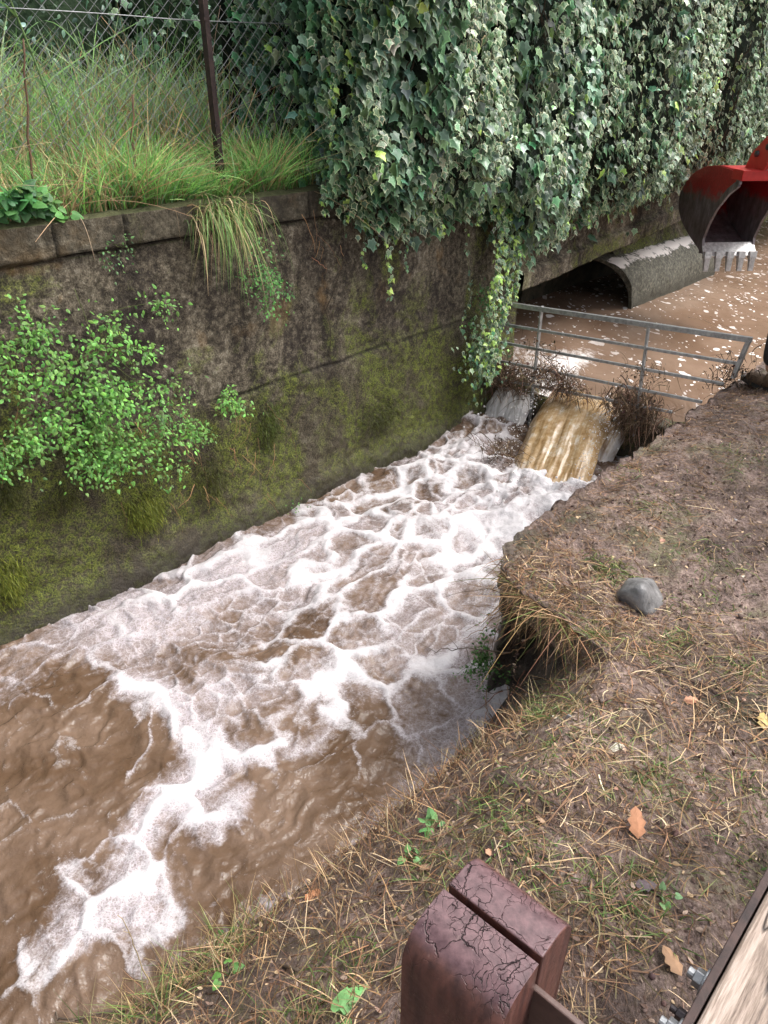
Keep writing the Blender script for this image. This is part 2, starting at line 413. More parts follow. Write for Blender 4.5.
# ------------------------------------------------------------------ water below the weir
def nonuni(lo, f0, f1, hi, step, k=14):
    a = f0 - np.geomspace(step, f0 - lo, k)[::-1]; b = f1 + np.geomspace(step, hi - f1, k)
    return np.concatenate([a, np.arange(f0, f1 + 1e-6, step), b])

def blob(A, Nn, items, z):
    M = np.zeros_like(A)
    for px, py, r, w in items:
        a0, n0 = an(atz(px, py, z))
        ra = atz(px + r, py, z); rr = np.linalg.norm(ra - atz(px, py, z))
        M += w * np.exp(-((A - a0)**2 + (Nn - n0)**2) / (2 * (rr * .75)**2))
    return M
def streak_blob(A, Nn, pts, width_px, w, z):
    """soft line through pixel points, in canal coordinates"""
    M = np.zeros_like(A); q = [an(atz(x, y, z)) for x, y in pts]
    x0, y0 = pts[0]; r = np.linalg.norm(atz(x0 + width_px, y0, z) - atz(x0, y0, z))
    for (a0, n0), (a1, n1) in zip(q[:-1], q[1:]):
        da, dn = a1 - a0, n1 - n0; L = da*da + dn*dn
        t = np.clip(((A - a0) * da + (Nn - n0) * dn) / L, 0, 1)
        d2 = (A - a0 - t*da)**2 + (Nn - n0 - t*dn)**2
        M = np.maximum(M, w * np.exp(-d2 / (2 * r * r)))
    return M

def water_fields(A, Nn):
    w1 = fbm(A * 1.1, Nn * 1.1, 3, 3) - .5; w2 = fbm(A * 1.1 + 40, Nn * 1.1, 8, 3) - .5
    w3 = fbm(A * 5, Nn * 5, 1, 3) - .5; w4 = fbm(A * 5 + 9, Nn * 5 + 3, 2, 3) - .5
    X = A + .75 * w1 + .20 * w3; Y = Nn + .55 * w2 + .20 * w4
    r1 = 1 - np.abs(2 * fbm(X * 2.3, Y * 3.3, 0, 2) - 1) * 3.2
    r2 = 1 - np.abs(2 * fbm(X * 5.0 + 7, Y * 6.5, 5, 2) - 1) * 3.0
    r1 = np.clip(r1, 0, 1); r2 = np.clip(r2, 0, 1)
    lace = np.maximum(r1 ** 1.6, .75 * r2 ** 1.8)
    AX = A + .25 * w1 + .12 * w3; NY = Nn + .25 * w2 + .12 * w4
    lace = lace * (.55 + .9 * ss(.35, .6, fbm(A * 1.3, Nn * 1.6, 77, 3)))
    M = blob(AX, NY, [(545, 505, 70, 1.0), (500, 520, 60, .55), (430, 470, 45, .55), (455, 450, 35, .6),
                      (400, 560, 70, .30), (330, 672, 55, .62), (360, 640, 40, .35), (300, 560, 60, .12), (445, 600, 60, .25),
                      (440, 520, 60, .30), (380, 500, 45, .25), (470, 640, 40, .12), (265, 690, 30, .25),
                      (270, 900, 30, .2), (60, 930, 35, .5), (130, 905, 40, .75), (485, 545, 60, .45), (520, 560, 40, .3),
                      (30, 640, 60, .05), (360, 530, 50, .22), (330, 600, 45, .2), (250, 620, 50, .12)], WL)
    for pts, wd, w in [([(135, 688), (185, 708), (212, 740), (203, 765)], 14, 1.0),
                       ([(200, 770), (150, 810), (125, 860), (135, 905), (60, 945), (20, 965)], 19, .95),
                       ([(190, 800), (215, 820), (240, 788)], 12, .8),
                       ([(240, 745), (310, 735), (345, 690), (400, 690)], 12, .7),
                       ([(220, 690), (280, 672), (340, 670), (400, 655), (470, 655)], 15, .6),
                       ([(300, 890), (390, 850), (440, 790), (490, 720), (500, 690)], 18, .6),
                       ([(45, 930), (70, 880), (62, 860)], 18, .6),
                       ([(540, 480), (470, 480), (420, 500), (370, 560), (300, 600)], 24, .45),
                       ([(540, 520), (500, 560), (430, 590), (380, 640)], 20, .5),
                       ([(130, 620), (200, 578), (300, 535), (380, 480), (440, 450)], 18, .5)]:
        M = np.maximum(M, streak_blob(AX, NY, pts, wd, w, WL)) + .25 * np.minimum(M, streak_blob(AX, NY, pts, wd, w, WL))
    # brown calmer places
    Bm = blob(AX, NY, [(45, 760, 75, .9), (20, 830, 60, .7), (90, 810, 45, .5), (330, 800, 80, .5), (400, 760, 60, .4), (200, 870, 30, .15),
                       (280, 840, 50, .3), (460, 700, 30, .2), (250, 980, 60, .5), (110, 1000, 60, .4), (10, 1000, 60, .4)], WL)
    up = ss(.6, 2.6, A)              # livelier towards the fall
    foam = lace * (.50 + .42 * up) + M * (.34 + .55 * lace) + .12 * up - Bm * .45 - .06
    bank = ss(1.42, 1.2, Nn) * .15
    wallb = ss(3.0, 3.35, Nn) * .22 * ss(.6, 1.4, A)
    foam = foam + wallb * lace + bank * lace
    # closed cells of foam with brown water showing through
    WX = A + .55 * w1 + .16 * w3 + .05 * (fbm(A * 14, Nn * 14, 3, 2) - .5); WY = Nn + .45 * w2 + .16 * w4 + .05 * (fbm(A * 14, Nn * 14, 8, 2) - .5)
    c1, c2 = worley(WX * 3.1, WY * 4.0, 5); e1 = c2 - c1; s1, s2 = worley(WX * 7.5 + 3, WY * 9, 11); e2 = s2 - s1
    act = np.clip(.10 + .33 * up + .16 * ss(2.3, 3.2, Nn) * ss(.8, 1.3, A) + .72 * np.minimum(M, 1.0) - .75 * Bm, 0, 1.3)
    vary = ss(.33, .60, fbm(A * 2.2, Nn * 2.6, 91, 3))
    fr = .10 * (fbm(A * 22, Nn * 22, 5, 3) - .5) * (1 + act)
    e1 = e1 + fr + .22 * (fbm(A * 6, Nn * 7, 2, 2) - .5); e2 = e2 + fr
    k1 = ss(.10 + .42 * act, .0, e1) * (.35 + .75 * vary); k2 = ss(.08 + .34 * act, .0, e2) * (.3 + .5 * (1 - vary))
    foam = np.maximum(k1, k2) * (.30 + .62 * act) + (.10 + .14 * ss(1.9, 1.2, A)) * np.clip(M, 0, 1) * vary + .30 * np.clip(act - .75, 0, 1) + .10 * act * k1 * k2 + .03
    lace = np.maximum(k1, k2 * .8)
    film = .27 + .02 * up + M * (.45 + .35 * ss(1.8, 1.0, A)) + .45 * ss(1.75, 1.35, Nn) * ss(.9, 1.4, A) * ss(2.6, 2.1, A) + .42 * ss(2.3, 3.2, Nn) * ss(.7, 1.3, A) * ss(3.2, 1.8, A) - Bm * .65 + .45 * (lace - .3) + .9 * (fbm(WX * 1.6, WY * 2.6, 33, 4) - .5) + .3 * ss(1.5, 1.2, Nn)
    return foam, film, lace, M, Bm, X, Y

A1 = nonuni(-60, .0, 5.0, 5.3, .009, 3); A1 = A1[A1 <= 5.02]
A1 = np.concatenate([-np.geomspace(.02, 60, 16)[::-1], A1[A1 >= 0]])
N1 = np.arange(.7, 3.52, .009)
AA, NN = np.meshgrid(A1, N1, indexing='ij')
foam, film, lace, M, Bm, X, Y = water_fields(AA, NN)
amp = .4 + .6 * ss(.5, 3.6, AA)
h = (fbm(X * 1.6, Y * 2.2, 2, 2) - .5) * .17 * amp + (fbm(X * 4.5, Y * 5.5, 4, 3) - .5) * .055 * amp + (fbm(AA * 14, NN * 17, 6, 2) - .5) * .016
rp = fbm(X * 9, Y * 13, 15, 2); h += (1 - np.abs(2 * rp - 1) * 2.2) * .009
h += np.clip(foam, 0, 1) * .022
fa, fn = 4.0, 2.25
dist = np.sqrt(((AA - fa) / .35)**2 + ((NN - fn) / .55)**2)
turb = np.exp(-dist**2 / 2)
h += turb * (.06 + .17 * (fbm(AA * 8, NN * 8, 9, 4) - .45))
h += np.exp(-(((AA - 4.6) / .3)**2 + ((NN - 3.2) / .25)**2)) * (.05 + .14 * (fbm(AA * 7, NN * 7, 12, 3) - .4))
h += .012 * ss(3.1, 3.4, NN) * lace 
V = P(AA, NN, WL + h)
o = mesh_obj('river_water', V.reshape(-1, 3), grid_faces(len(A1), len(N1)), M_water, attrs={'foam': foam, 'film': film})
tag(o, 'churning brown flood water streaked with white foam in the lower channel', 'water', kind='structure')

# ------------------------------------------------------------------ water above the weir
A2 = np.concatenate([np.arange(4.93, 8, .03), np.geomspace(8, 60, 30)]); N2 = np.arange(1.2, 4.75, .03)
AA, NN = np.meshgrid(A2, N2, indexing='ij')
h = (fbm(AA * 2, NN * 2, 1, 3) - .5) * .035 - .15 * ss(5.3, 4.93, AA)
f2 = ss(6.3, 5.3, AA) * ss(2.5, 3.1, NN) * .72 + ss(5.25, 4.95, AA) * .5 * ss(1.9, 2.4, NN) + ss(.35, .0, np.abs(NN - 2.9 - .15 * (AA - 5))) * ss(7.5, 5.5, AA) * .3 - .25
f2 += .25 * ss(.28, 0, np.abs(NN - 2.5 + .25 * (AA - 5.4))) * ss(4.9, 5.2, AA) * ss(7.2, 6.5, AA)
o = mesh_obj('canal_water', P(AA, NN, WU + h).reshape(-1, 3), grid_faces(len(A2), len(N2)), M_wup, attrs={'foam': f2})
tag(o, 'slow brown water flecked with foam above the weir', 'water', kind='structure')

# ------------------------------------------------------------------ right bank
_ba = [-60, -2, .5, 1.1, 1.64, 1.93, 2.02, 2.12, 2.2, 2.6, 3.2, 4.0, 5.2, 7, 60]
_bb = [.30, .35, .45, .64, .72, .76, 1.18, 1.38, 1.42, 1.47, 1.50, 1.5, 1.52, 1.5, 1.5]
_ft = [1.72, 1.72, 1.60, 1.47, 1.40, 1.40, 1.40, 1.41, 1.44, 1.50, 1.53, 1.54, 1.54, 1.52, 1.52]
def brink(a): return np.interp(a, _ba, _bb) + .05 * (fbm(a * 3.0, 2.2, 0, 4) - .5)
def foot(a): return np.interp(a, _ba, _ft) + .03 * (fbm(a * 4.0, 7.2, 0, 4) - .5)
def gnoise(a, n):
    clod = fbm(a * 9, n * 9, 3, 4, .6) - .5
    return (fbm(a * 1.3, n * 1.3, 5, 3) - .5) * .10 + clod * .055 + (fbm(a * 38, n * 38, 9, 3, .65) - .5) * .02
def facez(s): return -1.02 * s
def H(a, n):
    b, f = brink(a), foot(a)
    s = np.clip((n - b) / (f - b), 0, 1)
    steep = ss(1.95, 2.2, a)
    z = -1.02 * (s * (1 - .35 * (1 - s) * (1 - steep)))
    return z + gnoise(a, n) * (1 - .5 * steep * (s > 0)) - .03 * ss(-.25, 0, n - b) * steep
Ab = np.concatenate([-np.geomspace(.03, 60, 18)[::-1] , np.arange(0, 5.6, .0095), np.geomspace(5.62, 60, 50)])
sT = np.concatenate([-np.geomspace(.02, 60, 16)[::-1] - 1.7, np.linspace(-1.7, 0, 190)])     # relative to brink, flat top
sF = np.linspace(0, 1, 80)[1:]
b = brink(Ab); f = foot(Ab)
top = b[:, None] + sT[None, :]
face = b[:, None] + (f - b)[:, None] * sF[None, :]
NNb = np.concatenate([top, face], 1); AAb = np.broadcast_to(Ab[:, None], NNb.shape).copy()
Z = H(AAb, NNb)
S = np.concatenate([np.zeros_like(top), np.broadcast_to(sF, face.shape)], 1)
steep = ss(1.95, 2.2, AAb)
Zf = -1.02 * S; wall_in = steep * (S > 0)
Z = np.where(wall_in > 0, Zf * wall_in + Z * (1 - wall_in) + gnoise(AAb, NNb) * .3, Z)
# rough vertical face and the washed out hollow under the broken end
rgh = (fbm(AAb * 4, Z * 4, 6, 5, .6) - .5)
NNb = NNb + rgh * .16 * np.clip(S * 3, 0, 1) * steep
lipz = steep * ss(.10, .0, np.abs(NNb - b[:, None])); NNb = NNb + lipz * (fbm(AAb * 11, Z * 11 + NNb * 9, 16, 4, .6) - .5) * .09; Z = Z + lipz * (fbm(AAb * 13, NNb * 13, 18, 4, .6) - .55) * .06
z_in = ss(-.10, -.26, Z)
AAb = AAb + z_in * ss(1.88, 2.04, AAb) * ss(2.5, 2.2, AAb) * ss(.70, 1.0, NNb) * .42 * (1 - .6 * ss(-.6, -.9, Z)) * (1 - .8 * ss(1.30, 1.42, NNb))
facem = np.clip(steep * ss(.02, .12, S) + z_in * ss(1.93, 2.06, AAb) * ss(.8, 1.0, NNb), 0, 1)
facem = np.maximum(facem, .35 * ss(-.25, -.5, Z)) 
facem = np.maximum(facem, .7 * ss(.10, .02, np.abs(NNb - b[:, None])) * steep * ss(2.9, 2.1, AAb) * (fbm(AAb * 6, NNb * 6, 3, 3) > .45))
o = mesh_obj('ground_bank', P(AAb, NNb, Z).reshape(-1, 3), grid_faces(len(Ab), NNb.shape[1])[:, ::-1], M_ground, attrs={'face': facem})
tag(o, 'muddy trampled bank with a broken undercut edge beside the channel', 'ground', kind='structure')

# channel bed, so the water is not hollow
o = mesh_obj('channel_bed', P(*[np.array(v) for v in ([-60, -60, 60, 60], [.5, 4.8, 4.8, .5], [-1.3] * 4)]), [[0, 3, 2, 1]], M_soil_bore)
tag(o, 'dark channel bed under the water', 'ground', kind='structure')

# ------------------------------------------------------------------ tall wall on the left
TOPZ = 1.16
def zb_fascia(a): return np.interp(a, [5.15, 8.1, 60], [.22, .45, .52])
def wall_disp(a, z, s=1.0):
    d = (fbm(a * 2, z * 2, 11, 4) - .5) * .05 + (fbm(a * 14, z * 14, 12, 5, .65) - .5) * .035
    crack = np.zeros_like(d); wob = .010 * (fbm(a * 5, 3.0, 1, 3) - .5)
    cop = ss(1.008, 1.016, z + wob)
    g1 = np.exp(-((z + wob - 1.008) / .007)**2)
    jn = [1.47, 1.82] + [2.2 + .38 * k for k in range(9)] + [1.09, .7, .32]
    for k, j in enumerate(jn):
        g = np.exp(-((a - j + .01 * (fbm(z * 20, k * 3.1, 1, 2) - .5)) / .005)**2) * cop; crack = np.maximum(crack, g * .75)
    g2 = np.exp(-((z - .12 + 2 * wob) / .010)**2) * .7
    crack = np.maximum(crack, np.maximum(g1, g2 * ss(.35, .5, fbm(a * 4, 9.0, 2, 3))))
    d = d + .028 * cop - .03 * crack - .02 * ss(.12, .16, z) + .05 * ss(-.55, -.78, z)
    return d, crack
rw = thing('retaining_wall', 'tall dark mossy concrete wall along the left side of the channel', 'wall', P(2.5, 3.4, WL)[()])
rw['kind'] = 'structure'
Aw = np.concatenate([-np.geomspace(.03, 60, 20)[::-1], np.arange(0.03, 5.17, .012)]); Zw = np.concatenate([np.arange(-1.2, -.8, .1), np.arange(-.8, TOPZ, .012), [TOPZ]])
AA, ZZ = np.meshgrid(Aw, Zw, indexing='ij')
d, cr = wall_disp(AA, ZZ)
d = d * ss(0, .0, 0) if False else d
Vw = P(AA, 3.42 - d, ZZ)
nt = np.linspace(0.02, 1, 24)[None, :] * np.ones((len(Aw), 1))     # top face running back, then down
dt, _ = wall_disp(np.broadcast_to(Aw[:, None], nt.shape), np.full(nt.shape, TOPZ))
AT = np.broadcast_to(Aw[:, None], nt.shape)
Vt = P(AT, 3.42 - dt[:, :1] + .24 * nt, TOPZ + (fbm(AT * 8, nt * 4, 3, 4) - .5) * .03 * ss(0, .3, nt) + .012 * ss(0, .3, nt))
Vall = np.concatenate([Vw, Vt], 1); cra = np.concatenate([cr, np.zeros(nt.shape)], 1)
o = mesh_obj('wall', Vall.reshape(-1, 3), grid_faces(len(Aw), Vall.shape[1])[:, ::-1], M_wall, attrs={'crack': cra}); keep(o, rw)
# end return of the full-height wall and the fascia that carries on over the inlet
mb = MB(); 
zz = np.linspace(-1.2, .30, 60); nn = np.linspace(3.43, 4.6, 50); NNr, ZZr = np.meshgrid(nn, zz, indexing='ij')
Vr = P(5.165 + (fbm(NNr * 6, ZZr * 6, 3, 4) - .5) * .04 * ss(3.43, 3.5, NNr), NNr, ZZr)
o = mesh_obj('wall_end', Vr.reshape(-1, 3), grid_faces(50, 60), M_wall); keep(o, rw)
Af = np.concatenate([np.arange(5.16, 10.5, .02), np.geomspace(10.52, 60, 20)]); tf = np.linspace(0, 1, 70)
AA, TT = np.meshgrid(Af, tf, indexing='ij'); zbv = zb_fascia(AA) + .02 * (fbm(AA * 5, 1.0, 2, 3) - .5); ZZ = zbv + (TOPZ - zbv) * TT
d, cr = wall_disp(AA, ZZ)
lip = .05 * ss(.16, .13, ZZ - zbv)
Vf = P(AA, 3.42 - d - lip, ZZ)
# underside
tu = np.linspace(1, .02, 10)[None, :] * np.ones((len(Af), 1)); AU = np.broadcast_to(Af[:, None], tu.shape)
Vu = P(AU, 3.42 - (d + lip)[:, :1] + 1.3 * tu, zbv[:, :1] + .02 * tu)
Vb = P(AU[:, :8], 3.42 - d[:, -1:] + .24 * np.linspace(.1, 1, 8)[None, :], TOPZ + .01)
Vall = np.concatenate([Vu, Vf, Vb], 1)
o = mesh_obj('ledge', Vall.reshape(-1, 3), grid_faces(len(Af), Vall.shape[1])[:, ::-1], M_wall); keep(o, rw)
# back wall of the recess under the ledge
o = mesh_obj('recess_wall', P(*[np.array(v) for v in ([5.1, 60, 60, 5.1], [4.46] * 4, [-1.2, -1.2, .7, .7])]), [[0, 3, 2, 1]], M_wall); keep(o, rw)

# culvert pipe lying along the wall, its mouth facing down the canal
cv = thing('culvert_pipe', 'large concrete culvert pipe with white lime streak and dark round mouth under the ledge', 'pipe', P(7.3, 3.98, WL)[()])
Rr, Ri = .50, .455; cz = -.31; cn = 3.93
Ac = np.arange(7.28, 9.4, .03); th = np.linspace(0, 2 * math.pi, 73)
AA, TH = np.meshgrid(Ac, th, indexing='ij')
sq = 1 + .10 * np.abs(np.sin(2 * TH))**2
rr = Rr * sq + (fbm(AA * 7, np.cos(TH) * 4, np.sin(TH) * 4, 4) - .5) * .035
SK = .6
Vo = P(AA - SK * (-.5 * np.cos(TH) + .5) * ss(9, 7.3, AA), cn - rr * np.cos(TH) * .98, cz + rr * np.sin(TH) * .92)
t = NT('limed_concrete'); f = t.noise(30, detail=6, rough=.75); c0 = t.ramp(f, [(.35, (.03, .028, .02)), (.5, (.085, .08, .058)), (.66, (.20, .185, .14))])
wn = t.math('ADD', t.attr('lime'), t.math('MULTIPLY', t.math('SUBTRACT', t.noise(7, detail=7, rough=.75), .5), 1.5))
c0 = t.mix(t.ramp(wn, [(.52, 0), (.62, 1)]), c0, (.74, .68, .64)); c0 = t.mix(t.ramp(t.math('MULTIPLY', t.z(), -1.0), [(.22, 0), (.30, .8)]), c0, (.05, .045, .03))
M_lime = t.bsdf(c0, .8, t.bump(f, .6, .012))
lime = np.exp(-((TH - 1.0) / .27)**2) * .74
o = mesh_obj('pipe_shell', Vo.reshape(-1, 3), grid_faces(len(Ac), 73), M_lime, attrs={'lime': lime}); keep(o, cv)
AA, TH = np.meshgrid(np.array([7.28, 8, 9, 9.39]), th, indexing='ij')
Vi = P(AA - SK * (-.5 * np.cos(TH) + .5) * (AA < 7.5), cn - Ri * np.cos(TH), cz + Ri * np.sin(TH)); o = mesh_obj('pipe_bore', Vi.reshape(-1, 3), grid_faces(4, 73)[:, ::-1], M_soil_bore); keep(o, cv)  # bore takes the dark bed colour, painting in the shade inside the pipe
RR, TH = np.meshgrid(np.array([0, 1.0]), th, indexing='ij'); r_ = Ri + (rr[0] - Ri)[None, :] * RR
Vm = P(7.28 - SK * (-.5 * np.cos(TH) + .5), cn - r_ * np.cos(TH) * (1 - .02 * RR), cz + r_ * np.sin(TH) * (1 - .08 * RR)); o = mesh_obj('pipe_mouth', Vm.reshape(-1, 3), grid_faces(2, 73), M_lime); keep(o, cv)

inf_a, inf_t = np.meshgrid(np.arange(7.35, 12, .04), np.linspace(0, 1, 24), indexing='ij'); nz_ = (fbm(inf_a * 5, inf_t * 3, 5, 4) - .5) * .08
o = mesh_obj('infill', P(inf_a + .2 * (1 - inf_t) * 0, 3.66 + .30 * inf_t + nz_, .02 + .55 * inf_t).reshape(-1, 3), grid_faces(*inf_a.shape)[:, ::-1], M_wall); keep(o, cv)

# terrace behind the wall
At = np.concatenate([-np.geomspace(.1, 60, 20)[::-1], np.arange(.1, 6, .05), np.geomspace(6, 60, 20)]); Nt = np.concatenate([np.arange(3.62, 6, .06), np.geomspace(6.1, 70, 16)])
AA, NN = np.meshgrid(At, Nt, indexing='ij')
def HT(a, n): return 1.15 + .10 * ss(3.6, 4.6, n) + (fbm(a * 1.5, n * 1.5, 21, 4) - .5) * .10 * ss(3.62, 3.9, n)
o = mesh_obj('ground_terrace', P(AA, NN, HT(AA, NN)).reshape(-1, 3), grid_faces(len(At), len(Nt))[:, ::-1], M_ground)
tag(o, 'raised overgrown ground behind the tall wall', 'ground', kind='structure')

# ------------------------------------------------------------------ weir, fall, spray
wr = thing('weir', 'low dark concrete weir wall across the channel under the railing', 'weir', P(4.95, 2.4, WL)[()]); wr['kind'] = 'structure'
nn = np.linspace(1.45, 3.45, 120); prof = np.linspace(0, 1, 40); NNg, TT = np.meshgrid(nn, prof, indexing='ij')
crest = -.50 + .07 * ss(2.35, 2.2, NNg) + .05 * ss(2.95, 3.05, NNg) + (fbm(NNg * 7, 2.0, 1, 3) - .5) * .05
zz = np.where(TT < .7, -1.2 + (crest + 1.2) * TT / .7, crest); aa = 4.9 + np.where(TT < .7, 0, (TT - .7) / .3 * .22)
aa = aa + (fbm(NNg * 7, zz * 7, 4, 4) - .5) * .06 * (TT < .7)
o = mesh_obj('weir_wall', P(aa, NNg, zz).reshape(-1, 3), grid_faces(120, 40)[:, ::-1], M_wall); keep(o, wr)

def fall_sheet(name, n0, n1, zc, reach, spread, seed, foamk, a0=4.93, ztop=.04, nshift=0.0):
    U, T = np.meshgrid(np.linspace(0, 1, 90), np.linspace(0, 1, 70), indexing='ij')
    nn_ = n0 + (n1 - n0) * U + .03 * (fbm(T * 6, seed, U * 2, 3) - .5) * (np.abs(U - .5) * 2)**2; nn_ = nn_ + (U - .5) * spread * T + nshift * T
    th_ = (fbm(U * 9, T * 2.4, seed, 4, .6) - .5)
    T = T * (1 + .10 * (fbm(U * 16, 3.0, seed, 3) - .5) * ss(.6, 1, T)); aa_ = a0 + .12 * (1 - T)**3 - reach * T * (1 + .22 * (fbm(U * 3, seed * 1.7, 1, 3) - .5)) - th_ * .09 * T
    drop = zc - WL + .06
    z_ = zc + ztop * (1 - T) - drop * T**1.45 + th_ * .035
    z_ = z_ - .10 * (np.abs(U - .5) * 2)**6
    fm = foamk + 1.15 * ss(.50, 1, T)**1.4 + .35 * (np.abs(U - .5) * 2)**4
    o = mesh_obj(name, P(aa_, nn_, z_).reshape(-1, 3), grid_faces(90, 70)[:, ::-1], M_fall, attrs={'u': U * (n1 - n0) / .6, 'v': T, 'foam': fm})
    return o
wf = thing('waterfall', 'golden brown water pouring over the weir between two clumps of debris', 'waterfall', P(4.5, 2.6, WL)[()]); wf['kind'] = 'structure'
o = fall_sheet('main_fall', 2.34, 2.96, -.46, 1.04, .02, 1, -.10, nshift=-.36); keep(o, wf)
o = fall_sheet('side_fall', 3.0, 3.40, -.47, .26, .0, 5, .75); keep(o, wf)
o = fall_sheet('thin_fall', 2.2, 2.40, -.50, .30, .06, 9, .45); keep(o, wf)
# spray: lumpy froth and droplets
mb = MB(); ico = bmesh.new(); bmesh.ops.create_icosphere(ico, subdivisions=2, radius=1)
iv = np.array([v.co for v in ico.verts]); it = np.array([[v.index for v in f.verts] for f in ico.faces]); ico.free()
ico = bmesh.new(); bmesh.ops.create_icosphere(ico, subdivisions=1, radius=1)
iv1 = np.array([v.co for v in ico.verts]); it1 = np.array([[v.index for v in f.verts] for f in ico.faces]); ico.free()
for k in range(1100):
    c = rng.normal(0, 1, 2)
    a = 3.98 + c[0] * .15; n = 2.28 + c[1] * .20
    if 300 < k <= 420: a = 4.62 + c[0] * .12; n = 3.2 + c[1] * .10
    if k > 420: tq = rng.random(); a = 4.9 - 1.0 * tq + c[0] * .05; n = (2.32 if rng.random() < .5 else 2.97) - .3 * tq + c[1] * .05
    z = WL + .02 + abs(rng.normal(0, .05 if k <= 300 else .07)); r = rn(.003, .012) if k % 3 else rn(.012, .035)
    if r > .012: z = WL + rn(.0, .05)
    if k > 420: r = rn(.0015, .005); z = -.45 - .3 * tq**1.8 + rn(-.02, .08)
    w = iv if r > .012 else iv1
    d = 1 + .5 * (fbm(w[:, 0] * 2 + k, w[:, 1] * 2, w[:, 2] * 2, 3)[:, None] - .5) * (1 if r > .012 else 0)
    mb.add(P(a, n, z)[()] + w * d * r * np.array([1, 1, .6 if r > .012 else 1]), None, it if r > .012 else it1)
o = mb.build('spray', M_splash); tag(o, 'white spray and froth thrown up at the foot of the fall', 'spray', kind='stuff')

# ------------------------------------------------------------------ leaves and blades, laid out with numpy
def nrm(v): return v / (np.linalg.norm(v, axis=-1, keepdims=True) + 1e-9)
IVY_R = np.array([(0, .10), (.16, .24), (.34, .14), (.33, -.06), (.53, -.24), (.27, -.40), (.12, -.66), (0, -.92)])
def leaf_template(right, cy, inner=.68):
    rim = np.vstack([right, (right[1:-1] * [-1, 1])[::-1]]); m = len(rim)
    c = np.array([0, cy]); inn = c + (rim - c) * inner
    xy = np.vstack([[c], inn, rim]); z = -.18 * np.abs(xy[:, 0]) - .22 * (xy[:, 1]) ** 2
    T = [(0, 1 + i, 1 + (i+1) % m) for i in range(m)]
    for i in range(m):
        j = (i + 1) % m; T += [(1+i, 1+m+i, 1+m+j), (1+i, 1+m+j, 1+j)]
    rimw = np.concatenate([np.zeros(1 + m), np.ones(m)])
    return np.column_stack([xy, z]), np.array(T), rimw
IVY = leaf_template(IVY_R, -.25, .70)
OVAL = leaf_template(np.array([(0, .05), (.22, -.12), (.3, -.4), (.18, -.75), (0, -1.0)]), -.45, .6)
HEART = leaf_template(np.array([(0, .02), (.2, .16), (.42, .02), (.42, -.3), (.22, -.7), (0, -.95)]), -.3, .7)

def scatter(tmpl, pos, normal, tip, size, cin, crim, curl=None):
    """returns V, T, C for leaves at pos with given normal / tip direction"""
    tv, tt, rw_ = tmpl; k = len(tv); n = len(pos)
    Z = nrm(normal); Y = -nrm(tip - (tip * Z).sum(1, keepdims=True) * Z); X = np.cross(Y, Z)
    v = tv[None] * np.asarray(size)[:, None, None]
    if curl is not None: v = v * np.array([1, 1, 1.0]) ; v[..., 2] *= curl[:, None]
    W = pos[:, None] + v[..., :1] * X[:, None] + v[..., 1:2] * Y[:, None] + v[..., 2:] * Z[:, None]
    C = cin[:, None] * (1 - rw_[None, :, None]) + crim[:, None] * rw_[None, :, None]
    T = tt[None] + (np.arange(n) * k)[:, None, None]
    return W.reshape(-1, 3), T.reshape(-1, 3), C.reshape(-1, 3)
def blades(base, d0, length, width, bend, cb, ct, seg=4, side=None, kink=None):
    """grass or straw: base (n,3), start direction d0, sag vector bend (n,3)"""
    n = len(base); s = np.linspace(0, 1, seg + 1)[None, :, None]
    d0 = nrm(d0); L = np.asarray(length)[:, None, None]
    c = base[:, None] + d0[:, None] * s * L + bend[:, None] * s**2 * L
    if kink is not None: c = c + kink[:, None] * np.sin(s * math.pi * 1.7) * L
    if side is None: side = np.cross(d0, rng.normal(0, 1, (n, 3)))
    sd = nrm(side)[:, None] * (np.asarray(width)[:, None, None] * (1 - s ** 2.2 * .92) * .5)
    V = np.stack([c - sd, c + sd], 2).reshape(n, -1, 3)
    C = (cb[:, None] * (1 - s) + ct[:, None] * s); C = np.repeat(C, 2, 1)
    q = np.array([(2*i, 2*i+1, 2*i+3, 2*i+2) for i in range(seg)])
    Q = q[None] + (np.arange(n) * V.shape[1])[:, None, None]
    return V.reshape(-1, 3), Q.reshape(-1, 4), C.reshape(-1, 3)
def jit(c, n, s=.25, hue=.06):
    c = np.asarray(c, float); k = np.exp(rng.normal(0, s, (n, 1))); return np.clip(c * k * (1 + rng.normal(0, hue, (n, 3))), 0, 1)

# ------------------------------------------------------------------ ivy hedge hanging over the wall
iv_ = thing('ivy_hedge', 'dense hedge of dark variegated ivy hanging over the top of the tall wall', 'ivy', P(6, 3.5, TOPZ)[()])
_za = [2.9, 3.05, 3.3, 3.6, 4.0, 4.35, 4.7, 5.0, 5.4, 6.2, 7.2, 8.2, 9.2, 14]
_zz = [1.25, 1.10, .98, .86, .86, .92, .76, .52, .54, .68, .76, .82, .85, .85]
def ivy_bottom(a): return np.interp(a, _za, _zz) + .16 * (fbm(a * 3.2, 4.4, 0, 3) - .5)
def ivy_front(a, z):   # n of hedge surface
    hgt = np.clip(z - ivy_bottom(a), 0, 3)
    return 3.36 - (.10 + .20 * ss(0, .5, hgt) + .42 * (fbm(a * 1.9, z * .9, 31, 3) - .5) + .22 * (fbm(a * 5, z * 2.5, 8, 2) - .5)) * ss(-.05, .2, hgt) + .30 * ss(3.15, 2.85, a)
aa = np.concatenate([np.arange(3.1, 14, .06)]); zt = np.linspace(0, 1, 60)
AA, TT = np.meshgrid(aa, zt, indexing='ij'); ZZ = ivy_bottom(AA) + .12 + (3.1 - ivy_bottom(AA)) * TT
front = P(AA, ivy_front(AA, ZZ) + .13, ZZ)
